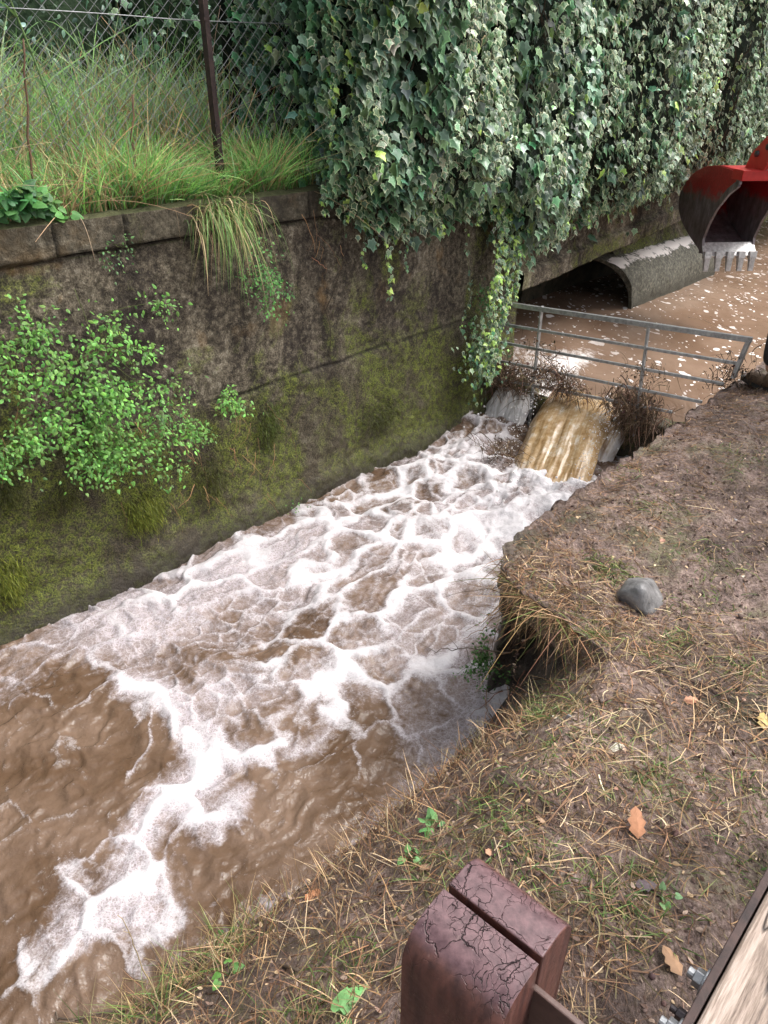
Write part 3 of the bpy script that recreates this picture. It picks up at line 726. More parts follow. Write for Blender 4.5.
backv = P(AA[:, :1], 4.3, ZZ[:, -1:]); backb = P(AA[:, :1], 4.3, 1.1)
bot = P(AA[:, :1], 3.43, ZZ[:, :1])
Vh = np.concatenate([bot, front, backv, backb], 1)
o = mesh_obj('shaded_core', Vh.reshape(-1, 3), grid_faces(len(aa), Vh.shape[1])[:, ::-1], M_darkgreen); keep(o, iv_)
# the leaves
def ivy_leaves(a, z, n, size, light, yel):
    k = len(a); pos = P(a, n, z)
    nn_ = -N + UP * rn(-.15, .95, k)[:, None] + rng.normal(0, .38, (k, 3))
    tip = -UP + rng.normal(0, .38, (k, 3)) - N * .25
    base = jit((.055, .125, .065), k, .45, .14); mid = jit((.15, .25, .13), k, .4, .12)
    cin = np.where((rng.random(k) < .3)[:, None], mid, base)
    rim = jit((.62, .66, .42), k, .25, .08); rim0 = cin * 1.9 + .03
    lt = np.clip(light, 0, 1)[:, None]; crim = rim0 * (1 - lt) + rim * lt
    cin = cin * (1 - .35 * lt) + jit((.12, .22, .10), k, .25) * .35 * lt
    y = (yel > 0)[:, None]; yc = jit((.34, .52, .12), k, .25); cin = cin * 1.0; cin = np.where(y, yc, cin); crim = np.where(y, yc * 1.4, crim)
    return scatter(IVY, pos, nn_, tip, size, cin, crim, rn(.3, 1.6, k))
mb = MB()
k = 21000
a = 3.04 + (rng.random(k) ** 1.25) * 8.5; u = rng.random(k)
zb_ = ivy_bottom(a); z = zb_ - .02 + (2.75 - zb_) * u
# sparse ragged lower fringe
z -= rng.exponential(.05, k) * (rng.random(k) < .25)
strk = fbm(a * 4.5 + 2, z * .55, 41, 3)
front = ivy_front(a, z); depth = rng.random(k) ** 1.6 * .16
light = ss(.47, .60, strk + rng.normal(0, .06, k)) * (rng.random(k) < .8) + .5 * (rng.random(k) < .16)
light = light + .45 * ss(6.0, 9.0, a) + .25 * ss(1.2, .7, z) * (rng.random(k) < .5)  # far leaves get paler rims too: distance haze put into their colour
far = ss(7, 10, a)
nleaf = front - .05 + depth - .04 * light
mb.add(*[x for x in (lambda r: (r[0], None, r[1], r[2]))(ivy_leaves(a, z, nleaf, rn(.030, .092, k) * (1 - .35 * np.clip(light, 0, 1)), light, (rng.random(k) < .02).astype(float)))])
# left end of the hedge wraps round
k = 1600; z = rn(1.2, 2.7, k); n = rn(3.25, 4.1, k); a = 3.06 + rng.normal(0, .05, k) + .10 * (fbm(z * 3, n * 3, 2, 3) - .5)
r = ivy_leaves(a, z, n, rn(.04, .075, k), rng.random(k) * (rng.random(k) < .25), (rng.random(k) < .03).astype(float)); mb.add(r[0], None, r[1], r[2])
o = mb.build('foliage', M_leaf, None, False); keep(o, iv_)
# woody runners over the face
mb = MB()
for i in range(46):
    a0 = rn(3.1, 8); z0 = rn(1.3, 2.4); m = 14; zz = np.linspace(z0, z0 - rn(.6, 1.2), m); aa_ = a0 + np.cumsum(rng.normal(0, .02, m))
    mb.tube(P(aa_, ivy_front(aa_, zz) + .0, zz), .005, .002, 5, (.06, .045, .03))
o = mb.build('runners', M_bark); keep(o, iv_)
# single hanging strands, each a part
def strand(pts_px, n_off, dens, size, light, yel, wid=.035, nlist=None):
    q = np.array([atn(x, y, 3.36 - n_off) for x, y in pts_px]); m = 40
    tt = np.linspace(0, 1, len(q)); T = np.linspace(0, 1, m)
    path = np.stack([np.interp(T, tt, q[:, i]) for i in range(3)], 1)
    path += np.outer(np.sin(T * 9 + rn(0, 6)), D) * .012 + np.outer(np.sin(T * 13 + rn(0, 6)), N) * .010
    b = MB(); b.tube(path, .004, .0015, 5, (.10, .10, .04))
    L = np.linalg.norm(q[-1] - q[0]); k = int(L * dens); t_ = rng.random(k); c = np.stack([np.interp(t_, T, path[:, i]) for i in range(3)], 1)
    w_ = wid * (1 - .6 * t_); pos = c + np.outer(rng.normal(0, 1, k) * w_, D) - np.outer(np.abs(rng.normal(0, 1, k)) * w_ * .8, N)
    a_ = pos @ D; n_ = pos @ N
    lt = (rng.random(k) < light) * rn(.8, 1.0, k); yl = (rng.random(k) < yel).astype(float)
    r = ivy_leaves(a_, pos[:, 2], n_, size * rn(.6, 1.15, k) * (1 - .35 * t_), lt, yl); b.add(r[0], None, r[1], r[2])
    b.C = [c_ * 1.25 for c_ in b.C]; o = b.build('hanging_strand', M_leaf, None, False); keep(o, iv_)
for s_ in [([(372, 60), (380, 160), (383, 240), (392, 302)], .03, 60, .048, .5, .35, .02),
           ([(425, 20), (432, 120), (430, 180), (440, 236)], .12, 120, .045, .95, .35, .03),
           ([(455, 40), (470, 130), (480, 200), (478, 225)], .15, 110, .045, .8, .2, .03),
           ([(490, 60), (496, 160), (500, 240), (493, 300), (488, 385)], .12, 260, .05, .9, .3, .05),
           ([(505, 100), (510, 170), (512, 230), (505, 290), (497, 340)], .08, 260, .05, .85, .35, .05),
           ([(520, 90), (514, 180), (518, 250), (515, 300)], .10, 170, .045, .7, .25, .03),
           ([(340, 100), (345, 160), (350, 200), (346, 235)], .02, 60, .045, .2, .2, .03),
           ([(318, 40), (322, 110), (328, 170), (320, 215)], .02, 130, .05, .35, .15, .05),
           ([(548, 120), (556, 170), (558, 215), (561, 234)], .14, 120, .045, .9, .2, .03),
           ([(585, 110), (584, 180), (588, 215), (588, 228)], .14, 110, .042, .85, .2, .025),
           ([(360, 180), (368, 215), (362, 250), (366, 268)], .0, 55, .04, .3, .3, .02),
           ([(405, 150), (402, 200), (408, 240), (404, 272)], .0, 45, .04, .3, .3, .02),
           ([(536, 150), (535, 200), (541, 226), (540, 240)], .06, 120, .045, .5, .25, .03),
           ([(655, 80), (660, 140), (662, 180), (660, 205)], .1, 130, .045, .8, .1, .04),
           ([(330, 0), (335, 60), (331, 110), (326, 150)], .10, 120, .05, .75, .2, .03), ([(352, 20), (350, 80), (356, 140), (352, 185)], .12, 110, .05, .8, .25, .03),
           ([(395, 0), (400, 70), (396, 130), (401, 190)], .16, 110, .048, .85, .25, .03), ([(414, 60), (410, 120), (417, 180), (414, 222)], .14, 110, .045, .8, .35, .03),
           ([(620, 60), (622, 120), (628, 170), (625, 210)], .14, 130, .045, .85, .2, .03), ([(540, 30), (545, 90), (541, 140), (546, 190)], .18, 110, .045, .85, .3, .03),
           ([(470, 180), (468, 250), (470, 300), (458, 330)], -.02, 45, .035, .3, .2, .02)]:
    strand(*s_)
# bunch of leaves at the foot of the strands where they reach the railing
mb = MB(); k = 520; c = np.array([atn(484, 350, 3.28)]); pos = c + np.outer(rng.normal(0, .10, k), D) + np.outer(rng.normal(0, .05, k), N) + np.outer(rng.normal(-.02, .13, k), UP)
r = ivy_leaves(pos @ D, pos[:, 2], pos @ N, rn(.02, .045, k), (rng.random(k) < .5) * .8, (rng.random(k) < .15).astype(float)); mb.add(r[0], None, r[1], r[2])
o = mb.build('lower_tuft', M_leaf, None, False); keep(o, iv_)

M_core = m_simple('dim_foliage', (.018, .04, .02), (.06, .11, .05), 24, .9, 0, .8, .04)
# ------------------------------------------------------------------ shrubs behind the fence
def shrub(name, a, n, w, d, h, label, dens, cin, size, tmpl=IVY, group='dark shrubs behind the wire fence', z0=1.1, rimk=1.5):
    root = thing(name, label, 'shrub', P(a, n, z0)[()], group)
    k = int(dens); ph = rng.normal(0, 1, (k, 3)); ph = nrm(ph); rad = rng.random(k) ** .45
    lump = 1 + .45 * (fbm(ph[:, 0] * 2 + a, ph[:, 1] * 2, ph[:, 2] * 2, 3) - .5) * 2
    q = ph * (rad * lump)[:, None] * [w, d, h * .55]
    pos = P(a, n, z0 + h * .52)[()] + np.outer(q[:, 0], D) + np.outer(q[:, 1], N) + np.outer(q[:, 2], UP)
    nn_ = ph @ np.stack([D, N, UP]) + UP * .6 + rng.normal(0, .5, (k, 3)); tip = -UP * .7 + rng.normal(0, .5, (k, 3))
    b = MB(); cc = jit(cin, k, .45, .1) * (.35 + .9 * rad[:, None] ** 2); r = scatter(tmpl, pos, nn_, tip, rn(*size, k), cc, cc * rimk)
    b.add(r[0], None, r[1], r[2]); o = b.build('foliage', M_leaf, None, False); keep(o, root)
    b = MB()
    for i in range(9):
        e = P(a + rn(-.7, .7) * w, n + rn(-.6, .6) * d, z0 + h * rn(.5, .9))[()]; s = P(a + rn(-.1, .1), n + rn(-.1, .1), z0 - .1)[()]
        m = np.linspace(0, 1, 8)[:, None]; b.tube(s + (e - s) * m + rng.normal(0, .03, (8, 3)), .02, .006, 6, (.05, .035, .025))
    o = b.build('stems', M_bark); keep(o, root)
    # shaded heart
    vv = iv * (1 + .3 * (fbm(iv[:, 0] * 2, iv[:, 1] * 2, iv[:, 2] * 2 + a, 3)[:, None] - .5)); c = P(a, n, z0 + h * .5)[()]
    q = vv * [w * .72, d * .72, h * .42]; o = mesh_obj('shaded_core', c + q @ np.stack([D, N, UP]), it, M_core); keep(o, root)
shrub('shrub', -.2, 5.6, .9, .7, 2.0, 'dark leafy shrub behind the fence at the far left edge', 5200, (.14, .28, .11), (.03, .06), OVAL)
shrub('shrub', 1.35, 5.45, .95, .7, 1.9, 'dark green shrub behind the fence above the dry grass', 6000, (.13, .25, .11), (.03, .06), OVAL)
shrub('shrub', 2.5, 5.6, .85, .7, 2.2, 'blackish shrub behind the fence directly behind the iron post', 5600, (.10, .18, .12), (.025, .055), OVAL)
shrub('shrub', 3.7, 5.3, .9, .7, 2.3, 'grey green ivy clad shrub between the fence and the ivy hedge', 4000, (.15, .26, .16), (.03, .065), IVY, rimk=2.2)
shrub('shrub', .2, 7.3, 1.8, 1.2, 3.4, 'tall dark bush further back behind the left shrubs', 3000, (.012, .03, .014), (.1, .17), OVAL)
shrub('shrub', 3.0, 7.6, 2.2, 1.2, 3.6, 'tall dark bush further back behind the iron post', 3000, (.012, .03, .014), (.1, .17), OVAL)
shrub('shrub', -2.8, 7.0, 1.8, 1.2, 3.4, 'tall dark bush standing beyond the left end of the fence', 2400, (.012, .03, .014), (.1, .17), OVAL)

# wooded slope rising behind everything on the wall side
AA, NN = np.meshgrid(np.linspace(-60, 60, 160), np.concatenate([np.linspace(8.6, 14, 20), np.linspace(15, 60, 12)]), indexing='ij')
zz = 1.1 + 5.2 * ss(8.6, 11, NN) + .2 * (NN - 11).clip(0) + (fbm(AA * .8, NN * .8, 4, 4) - .5) * 2.2 * ss(8.6, 9.6, NN)
o = mesh_obj('hillside', P(AA, NN, zz).reshape(-1, 3), grid_faces(*AA.shape)[:, ::-1], M_darkgreen); tag(o, 'dark overgrown slope rising behind the shrubs', 'hillside', kind='structure')
k = 16000; a = rn(-8, 14, k); n = rn(8.5, 11.2, k); zz = 1.1 + 5.2 * ss(8.6, 11, n) + (fbm(a * .8, n * .8, 4, 4) - .5) * 2.2 * ss(8.6, 9.6, n)
cc = jit((.035, .075, .035), k, .5, .1); r = scatter(OVAL, P(a, n, zz + rn(-.1, .4, k)), rng.normal(0, .6, (k, 3)) + UP - N, rng.normal(0, 1, (k, 3)) - UP, rn(.1, .22, k), cc, cc * 1.4)
mb = MB(); mb.add(r[0], None, r[1], r[2]); o = mb.build('undergrowth', M_leaf, None, False); tag(o, 'dark undergrowth covering the slope behind the shrubs', 'undergrowth', kind='stuff')

# ------------------------------------------------------------------ chain link fence
fc = thing('chain_link_fence', 'grey diamond wire fence on dark iron posts along the wall top', 'fence', P(2.45, 3.55, TOPZ)[()])
mb = MB(); hz0, hz1, a0, a1 = 1.42, 2.75, -2.4, 3.3; sp = .068; tanv = .92
def bag(a, z): return 3.56 + .05 * (fbm(a * .9, z * .9, 6, 2) - .5) + .03 * math.sin(1.0)
Hh = hz1 - hz0
k = int((a1 - a0 + Hh / tanv) / sp)
for sgn in (1, -1):
    for i in range(k):
        s = a0 - Hh / tanv + i * sp if sgn > 0 else a0 + i * sp
        t_ = np.linspace(0, 1, 45); zz = hz0 + Hh * t_; aa_ = s + sgn * (Hh / tanv) * t_
        m = (aa_ >= a0) & (aa_ <= a1)
        if m.sum() < 3: continue
        aa_, zz = aa_[m], zz[m]; low = .05 * (fbm(aa_ * 2, 1.0, 3, 2) - .5)
        mb.tube(P(aa_, bag(aa_, zz) + sgn * .0015 * np.cos(zz / (sp * tanv / 2) * math.pi), zz + low), .0016, None, 3, (.5, .5, .5), False)
o = mb.build('mesh_wire', M_wire, None, True); keep(o, fc)
for zw in (1.95, 2.7):
    mb = MB(); aa_ = np.linspace(a0, a1, 60); mb.tube(P(aa_, bag(aa_, zw) - .004, zw + .02 * (fbm(aa_ * 1.2, zw, 0, 2) - .5)), .0022, None, 5)
    o = mb.build('tension_wire', M_wire); keep(o, fc)
for pa in (2.45, -.05, -2.4):
    mb = MB(); c = P(pa, 3.53, 1.95)[()]
    mb.box(c, .003, .020, .85, D, N, UP); mb.box(c + D * .018, .018, .003, .85, D, N, UP)
    for zz in (1.5, 1.95, 2.4): mb.box(P(pa, 3.512, zz)[()], .010, .006, .006, D, N, UP)
    o = mb.build('post', M_iron, None, False); keep(o, fc)

# ------------------------------------------------------------------ grass on the terrace
def grass_patch(name, label, k, af, nf, hmin, hmax, greens, kind='stuff', dry=.3, lean=.35, wid=(.003, .008), zf=None, root=None, part='blades'):
    a = af(k); n = nf(k); z = (zf or HT)(a, n) - .01; base = P(a, n, z)
    lean_v = rng.normal(0, 1, (k, 3)); lean_v[:, 2] = 0
    d0 = UP + lean_v * lean * .6; bend = lean_v * rn(.1, .9, k)[:, None] * lean * 1.4 - UP * rn(0, .35, k)[:, None]
    isd = rng.random(k) < dry * (.3 + 1.4 * fbm(a * 1.5, n * 1.5, 3, 3))
    g = greens[rng.integers(0, len(greens), k)] * np.exp(rng.normal(0, .25, (k, 1))); s_ = jit((.52, .38, .20), k, .35)
    cb = np.where(isd[:, None], s_ * .6, g * .55); ct = np.where(isd[:, None], s_, g * 1.25)
    L = rn(hmin, hmax, k) * (.5 + fbm(a * 2.5, n * 2.5, 9, 3))
    v, q, c = blades(base, d0, L, rn(*wid, k), bend, cb, ct, 5); b = MB(); b.add(v, q, None, c)
    o = b.build(name, M_grass, None, False)
    if root is None: tag(o, label, 'grass', kind=kind)
    return o
G1 = np.array([(.17, .42, .09), (.26, .54, .13), (.12, .34, .10), (.36, .56, .20), (.26, .42, .22)])
edge = lambda k: 3.50 + rng.random(k) ** 1.5 * 1.5
grass_patch('long_grass', 'long green and straw coloured grass growing on top of the tall wall', 15000, lambda k: rn(.7, 3.25, k), edge, .10, .36, G1, dry=.30, wid=(.003, .009))
grass_patch('tall_stalk_grass', 'scattered taller grass stalks standing above the long grass', 700, lambda k: rn(.8, 3.2, k), lambda k: rn(3.6, 4.7, k), .35, .65, G1, dry=.5, lean=.25, wid=(.003, .009))
grass_patch('weedy_grass', 'tall pale green weedy grass behind the wire fence', 5200, lambda k: rn(.5, 3.3, k), lambda k: rn(4.2, 5.3, k), .35, .80, G1[[1, 3, 4]] * [1.1, .95, 1.3], dry=.28, lean=.3, wid=(.005, .014))
# bright fresh clumps near the edge
for i, (x, y, lab) in enumerate([(205, 195, 'bright green grass clump on the wall top left of the iron post'), (262, 190, 'bright green grass clump on the wall top right of the iron post'),
                                 (160, 195, 'pale green grass clump on the wall top above the coping joint')]):
    c = atn(x, y, 3.52); a0_, _ = an(c); 
    o = grass_patch('grass_clump', None, 420, lambda k: rng.normal(a0_, .09, k), lambda k: 3.5 + np.abs(rng.normal(0, .07, k)), .14, .34, G1[[1, 3]], dry=.05, lean=.45, root=1)
    tag(o, lab, 'grass clump', 'fresh grass clumps on the wall top')
# dry brambles and dead stalks
mb = MB()
for i in range(330):
    a = rn(.7, 3.1); n = rn(3.55, 4.5); p0 = P(a, n, HT(a, n))[()]; d_ = nrm(rng.normal(0, 1, 3) * [1, 1, .3] + UP * .9); L = rn(.3, .8); m = np.linspace(0, 1, 10)[:, None]
    mb.tube(p0 + d_ * L * m + nrm(rng.normal(0, 1, 3) - UP) * L * .5 * m**2, rn(.0012, .003), .0008, 4, jit((.46, .32, .20), 1, .4)[0])
o = mb.build('dead_stalks', M_bark); tag(o, 'tangle of dead stalks and bramble stems among the grass', 'stalks', kind='stuff')
# leafy weeds at the left end of the wall top
def weed(root_label, cat, name, c, k, spread, size, cin, tmpl=OVAL, rim=1.3, group=None, M=None, up=.5, stems=6, hang=0.0, nface=True):
    root = thing(name, root_label, cat, c, group)
    b = MB(); b2 = MB(); per = max(2, k // stems)
    for s in range(stems):
        e = c + np.array([rng.normal(0, spread[0]) * D + -abs(rng.normal(0, spread[1])) * N + (rng.normal(0, spread[2]) - hang) * UP])[0]
        m = np.linspace(0, 1, 9)[:, None]; path = c + (e - c) * m + UP * .25 * np.linalg.norm(e - c) * np.sin(m * math.pi) * up - N * .04 * np.sin(m * math.pi)
        b2.tube(path, .002, .0009, 4, (.07, .11, .03))
        t_ = rng.random(per) ** .7; pos = np.stack([np.interp(t_, m[:, 0], path[:, i]) for i in range(3)], 1) + rng.normal(0, spread[0] * .16, (per, 3))
        nn_ = UP * .8 - (N * .7 if nface else 0) + rng.normal(0, .4, (per, 3)); tip = rng.normal(0, 1, (per, 3)) - UP * .3
        cc = jit(cin, per, .3, .1); r = scatter(tmpl, pos, nn_, tip, rn(*size, per), cc, cc * rim); b.add(r[0], None, r[1], r[2])
    o = b.build('leaves', M or M_green, None, False); keep(o, root); o = b2.build('stems', M_bark); keep(o, root); return root
weed('broad leafed weed at the left end of the wall top', 'weed', 'leafy_weed', atn(18, 200, 3.46), 90, (.13, .04, .06), (.03, .06), (.05, .15, .045), HEART, stems=9)
weed('small heart leafed weed on the wall top beside the left stake', 'weed', 'leafy_weed', atn(52, 205, 3.48), 36, (.07, .04, .05), (.03, .055), (.09, .24, .06), HEART, stems=5)
for i, (x, y, L, lab) in enumerate([(78, 185, .95, 'tall jointed reed with long arching leaves at the left of the fence'), (12, 190, .95, 'pale reed with drooping leaves at the left edge of the photo')]):
    c = atn(x, y, 3.6); root = thing('reed', lab, 'reed', c); m = np.linspace(0, 1, 14)[:, None]; top_ = -D * .20 * m**1.3 + UP * L * m
    b = MB(); b.tube(c + top_, .006, .003, 6, (.14, .22, .08)); o = b.build('stem', M_bark); keep(o, root)
    k = 11; tt = np.linspace(.35, 1, k); base = c + np.stack([np.interp(tt, m[:, 0], top_[:, j]) for j in range(3)], 1)
    dd = np.where(np.arange(k)[:, None] % 2, -D, D) * .7 + UP * .8 - N * rn(0, .5, k)[:, None]
    g = jit((.17, .32, .11), k, .2); v, q, cc = blades(base, dd, rn(.25, .42, k), rn(.014, .024, k), -UP * rn(.5, 1.0, k)[:, None], g * .8, g * 1.3, 8, side=np.cross(dd, UP))
    b = MB(); b.add(v, q, None, cc); o = b.build('leaves', M_grass, None, False); keep(o, root)
# thin rusty stakes standing in the grass
for x0, y0, x1, y1, lab in [(32, 185, 22, 40, 'thin rusty stake at the left of the wall top'), (135, 195, 132, 95, 'thin dry stake between the left stake and the iron post')]:
    p0 = atn(x0, y0, 3.56); p1 = atn(x1, y1, 3.58); b = MB(); m = np.linspace(0, 1, 10)[:, None]
    b.tube(p0 + (p1 - p0) * m + rng.normal(0, .004, (10, 3)), .006, .004, 6, (.12, .07, .045)); tag(b.build('stake', M_bark), lab, 'stake')

# tuft of drooping grass growing out of the coping
c = atn(218, 212, 3.40); root = thing('grass_tuft', 'drooping green and straw grass tuft hanging down the wall face', 'grass', c)
k = 300; base = c + np.outer(rng.normal(0, .10, k), D) - np.outer(rn(0, .03, k), N) + np.outer(rng.normal(0, .03, k), UP)
d0 = -N * rn(.4, 1, k)[:, None] + UP * rn(.1, .9, k)[:, None] + D * rng.normal(0, .35, k)[:, None]
isd = rng.random(k) < .38; g = np.where(isd[:, None], jit((.42, .33, .17), k, .25), jit((.17, .28, .08), k, .3))
v, q, cc = blades(base, d0, rn(.16, .42, k), rn(.003, .007, k), -UP * rn(.9, 1.5, k)[:, None] + N * .35, g * .7, g * 1.2, 7); b = MB(); b.add(v, q, None, cc); o = b.build('blades', M_grass, None, False); keep(o, root)

# ------------------------------------------------------------------ plants on the wall face
WG = (.13, .29, .06)
def wall_bush(x, y, w, h, k, size, label, cin=WG, stems=22, thick=.12, tmpl=OVAL):
    c = atn(x, y, 3.37); dep = np.linalg.norm(c - CAM); sx = w / FPX * dep * 1.15; sz = h / FPX * dep
    root = thing('wall_plant', label, 'wall plant', c, 'bright green plants growing on the wall face'); b = MB(); b2 = MB()
    per = k // stems
    for s in range(stems):
        # sprigs: an arching stem from the wall with leaves spread in small sprays
        s0 = c + rng.normal(0, .42) * sx * D + rng.normal(0, .38) * sz * UP
        e = s0 + rng.normal(0, .45) * sx * D + rng.normal(-.1, .3) * sz * UP - N * rn(.03, thick)
        m = np.linspace(0, 1, 9)[:, None]; path = s0 + (e - s0) * m - UP * .10 * m**2 * sz + rng.normal(0, .002, (9, 3)); b2.tube(path, .0018, .0008, 4, (.10, .12, .04))
        t_ = rng.random(per) ** .6; pos = np.stack([np.interp(t_, m[:, 0], path[:, i]) for i in range(3)], 1)
        off = rng.normal(0, .030, (per, 3)); off -= N * np.abs(off @ N)[:, None] * .8; pos = pos + off
        nn_ = UP * rn(.3, 1, per)[:, None] - N * .7 + rng.normal(0, .35, (per, 3)); tip = off * 20 - UP * .5 + rng.normal(0, .5, (per, 3))
        cc = jit(cin, per, .32, .1) * (.75 + .5 * rng.random()); r = scatter(tmpl, pos, nn_, tip, rn(*size, per), cc, cc * 1.25); b.add(r[0], None, r[1], r[2])
    o = b.build('leaves', M_green, None, False); keep(o, root); o = b2.build('stems', M_bark); keep(o, root)
wall_bush(86, 388, 56, 88, 2300, (.010, .030), 'largest bright green bush spreading over the left of the wall face', stems=70, thick=.2)
wall_bush(20, 350, 35, 55, 620, (.013, .026), 'bright green sprigs at the left edge of the wall face, above the reddish stems', stems=18)
wall_bush(15, 450, 30, 30, 420, (.013, .026), 'low green sprigs at the left edge of the wall, below the largest bush', stems=12)
wall_bush(110, 448, 36, 22, 520, (.012, .025), 'green sprigs hanging under the largest bush', stems=14)
wall_bush(184, 425, 12, 26, 260, (.012, .024), 'small upright green plant right of the largest bush', stems=9)
wall_bush(224, 398, 16, 14, 170, (.014, .026), 'small loose green plant farthest right on the bare wall', stems=7)
wall_bush(262, 270, 20, 42, 520, (.010, .020), 'green creeping plant beside the drooping grass tuft', (.09, .24, .06), stems=18)
wall_bush(152, 303, 8, 8, 50, (.012, .02), 'tiny green sprig above the largest bush', stems=3)
wall_bush(292, 508, 8, 8, 40, (.010, .018), 'tiny green sprig low on the wall close to the foaming water', (.08, .2, .04), stems=3)
wall_bush(115, 250, 20, 8, 60, (.010, .018), 'thin creeping stems with tiny leaves under the coping', (.06, .14, .04), stems=5)
wall_bush(478, 295, 18, 22, 260, (.012, .024), 'dark green plant in the wall corner beside the hanging ivy', (.06, .17, .05), stems=10)
# cushions of moss
def moss(x, y, w, h, k, label, col=(.20, .27, .03)):
    col = (.75 * col[0] + .02, .72 * col[1], .9 * col[2])
    c = atn(x, y, 3.40); dep = np.linalg.norm(c - CAM); sx = w / FPX * dep * 1.15; sz = h / FPX * dep
    q = rng.normal(0, .45, (k, 2)); g_ = rng.random(k); base = c + np.outer(q[:, 0] * sx, D) + np.outer(q[:, 1] * sz, UP) - np.outer(.03 * np.exp(-(q**2).sum(1) * 3), N)
    d0 = -N * .8 + rng.normal(0, .6, (k, 3)); cc = jit(col, k, .35); v, qq, c_ = blades(base, d0, rn(.012, .038, k), rn(.002, .004, k), -UP * .8 + rng.normal(0, .2, (k, 3)), cc * .5, cc * 1.25, 3)
    b = MB(); b.add(v, qq, None, c_); o = b.build('moss_cushion', M_grass, None, False); tag(o, label, 'moss', 'moss cushions on the wet wall face')
moss(145, 510, 22, 26, 2000, 'yellow green moss cushion below the largest bush')
moss(8, 580, 20, 28, 1700, 'yellow green moss cushion at the left edge just above the water')
moss(8, 490, 14, 20, 700, 'dim moss patch at the left edge under the low green sprigs', (.07, .11, .02))
moss(212, 478, 18, 28, 900, 'dim olive moss patch in the middle of the wall', (.08, .12, .02))
moss(268, 425, 18, 28, 1000, 'green moss patch right of the small loose plant', (.08, .15, .02))
moss(380, 415, 28, 22, 1000, 'olive moss patch on the wall above the far foam', (.06, .10, .02))
moss(60, 500, 22, 16, 500, 'faint moss patch between the left edge and the brightest cushion', (.07, .10, .02))
# dead stems and roots on the wall face
mb = MB()
for i in range(60):
    x, y = rn(120, 300), rn(400, 510)
    if i > 38: x, y = rn(300, 345), rn(200, 260)
    if i > 48: x, y = rn(0, 40), rn(350, 440)
    c = atn(x, y, 3.375); L = rn(.08, .25); d_ = nrm(D * rng.normal(0, .5) - UP); m = np.linspace(0, 1, 8)[:, None]
    mb.tube(c + d_ * L * m - N * .03 * np.sin(m * 3) + rng.normal(0, .003, (8, 3)), .0016, .0007, 4, jit((.28, .16, .08), 1, .4)[0])
o = mb.build('dead_wall_stems', M_bark); tag(o, 'thin dead stems clinging to the wall face', 'stems', kind='stuff')

# ------------------------------------------------------------------ steel railing across the weir
rl = thing('railing', 'galvanised steel railing with thin horizontal bars across the channel above the weir', 'railing', P(4.85, 2.16, -.4)[()])
RA = 4.85
def rb(x, y): return ata(x, y, RA)
tl, tr = rb(500, 303), rb(752, 340)
def bar(p, q, w, h, name, mat=M_galv):
    b = MB(); X = nrm((q - p)[None])[0]; Y = nrm(np.cross(UP, X)[None])[0]; Z = np.cross(X, Y)
    b.box((p + q) / 2, np.linalg.norm(q - p) / 2, w, h, X, Y, Z); o = b.build(name, mat, None, False); bevel(o, .003, 2); keep(o, rl)
bar(tl, tr, .014, .017, 'top_rail')
for (x0, y0), (x1, y1) in [((502, 324), (741, 364)), ((500, 342), (724, 384)), ((500, 361), (702, 402)), ((498, 379), (672, 412))]:
    bar(rb(x0, y0), rb(x1, y1), .010, .010, 'rail')
for (x0, y0), (x1, y1) in [((542, 306), (528, 436)), ((649, 324), (634, 436))]:
    bar(rb(x0, y0), rb(x1, y1), .016, .007, 'post')
bar(rb(749, 340), rb(733, 378), .016, .014, 'end_post')
# debris caught on the railing and weir
def tangle(name, label, cs, k, L, r, col, cat='debris', group='clumps of flood debris caught on the railing', hang=.6):
    root = thing(name, label, cat, cs[0], group); b = MB(); b2 = MB()
    for i in range(k):
        c = cs[rng.integers(len(cs))] + rng.normal(0, 1, 3) * .0; s_ = rng.normal(0, 1)
        c = c + D * rng.normal(0, .04) + N * rng.normal(0, .085) + UP * rng.normal(-.01, .045)
        d_ = nrm((N * rng.normal(0, 1.1) + D * rng.normal(0, .35) - UP * abs(rng.normal(hang * 1.8, .7)))[None])[0]; l = rn(*L) * rn(.4, 1); m = np.linspace(-.5, 1, 8)[:, None]
        path = c + d_ * l * m + rng.normal(0, 1, 3) * l * .25 * m**2 - UP * l * .3 * m**2; 
        (b if i % 4 else b2).tube(path, rn(*r), r[0] * .5, 4, jit(col, 1, .45)[0] * (1 if i % 9 else 2.2))
    # a matted core of leaves
    kk = int(k * .7); ci = rng.integers(0, len(cs), kk); pos = np.array(cs)[ci] + np.outer(rng.normal(0, .03, kk), D) + np.outer(rng.normal(0, .075, kk), N) + np.outer(rng.normal(-.015, .045, kk), UP)
    cc = jit(np.array(col) * .8, kk, .45, .12); rr_ = scatter(OVAL, pos, rng.normal(0, 1, (kk, 3)), rng.normal(0, 1, (kk, 3)), rn(.010, .026, kk), cc, cc * 1.3)
    b3 = MB(); b3.add(rr_[0], None, rr_[1], rr_[2])
    for bb, nm, mt in ((b, 'twigs', M_bark), (b2, 'straw', M_straw), (b3, 'dead_leaves', M_straw)):
        o = bb.build(nm, mt, None, nm != 'dead_leaves'); keep(o, root)
BR = (.19, .125, .085)
q = lambda *pts: [ata(x, y, 4.86) for x, y in pts]
tangle('debris_clump', 'wide brown mat of twigs along the lower bars between the ivy and the first post', q((498, 362), (510, 368), (522, 372), (535, 376), (512, 382), (495, 376)), 420, (.05, .24), (.0015, .005), BR)
tangle('debris_clump', 'brown twig mat between the first post and the falling water', q((548, 372), (556, 380), (566, 384), (575, 390), (560, 372)), 320, (.05, .22), (.0015, .005), BR)
tangle('debris_clump', 'thick dark clump of twigs hanging on the middle post right of the falling water', q((620, 402), (628, 410), (634, 398), (640, 405), (632, 420), (642, 418), (648, 410)), 520, (.06, .28), (.0015, .005), BR, hang=1.0)
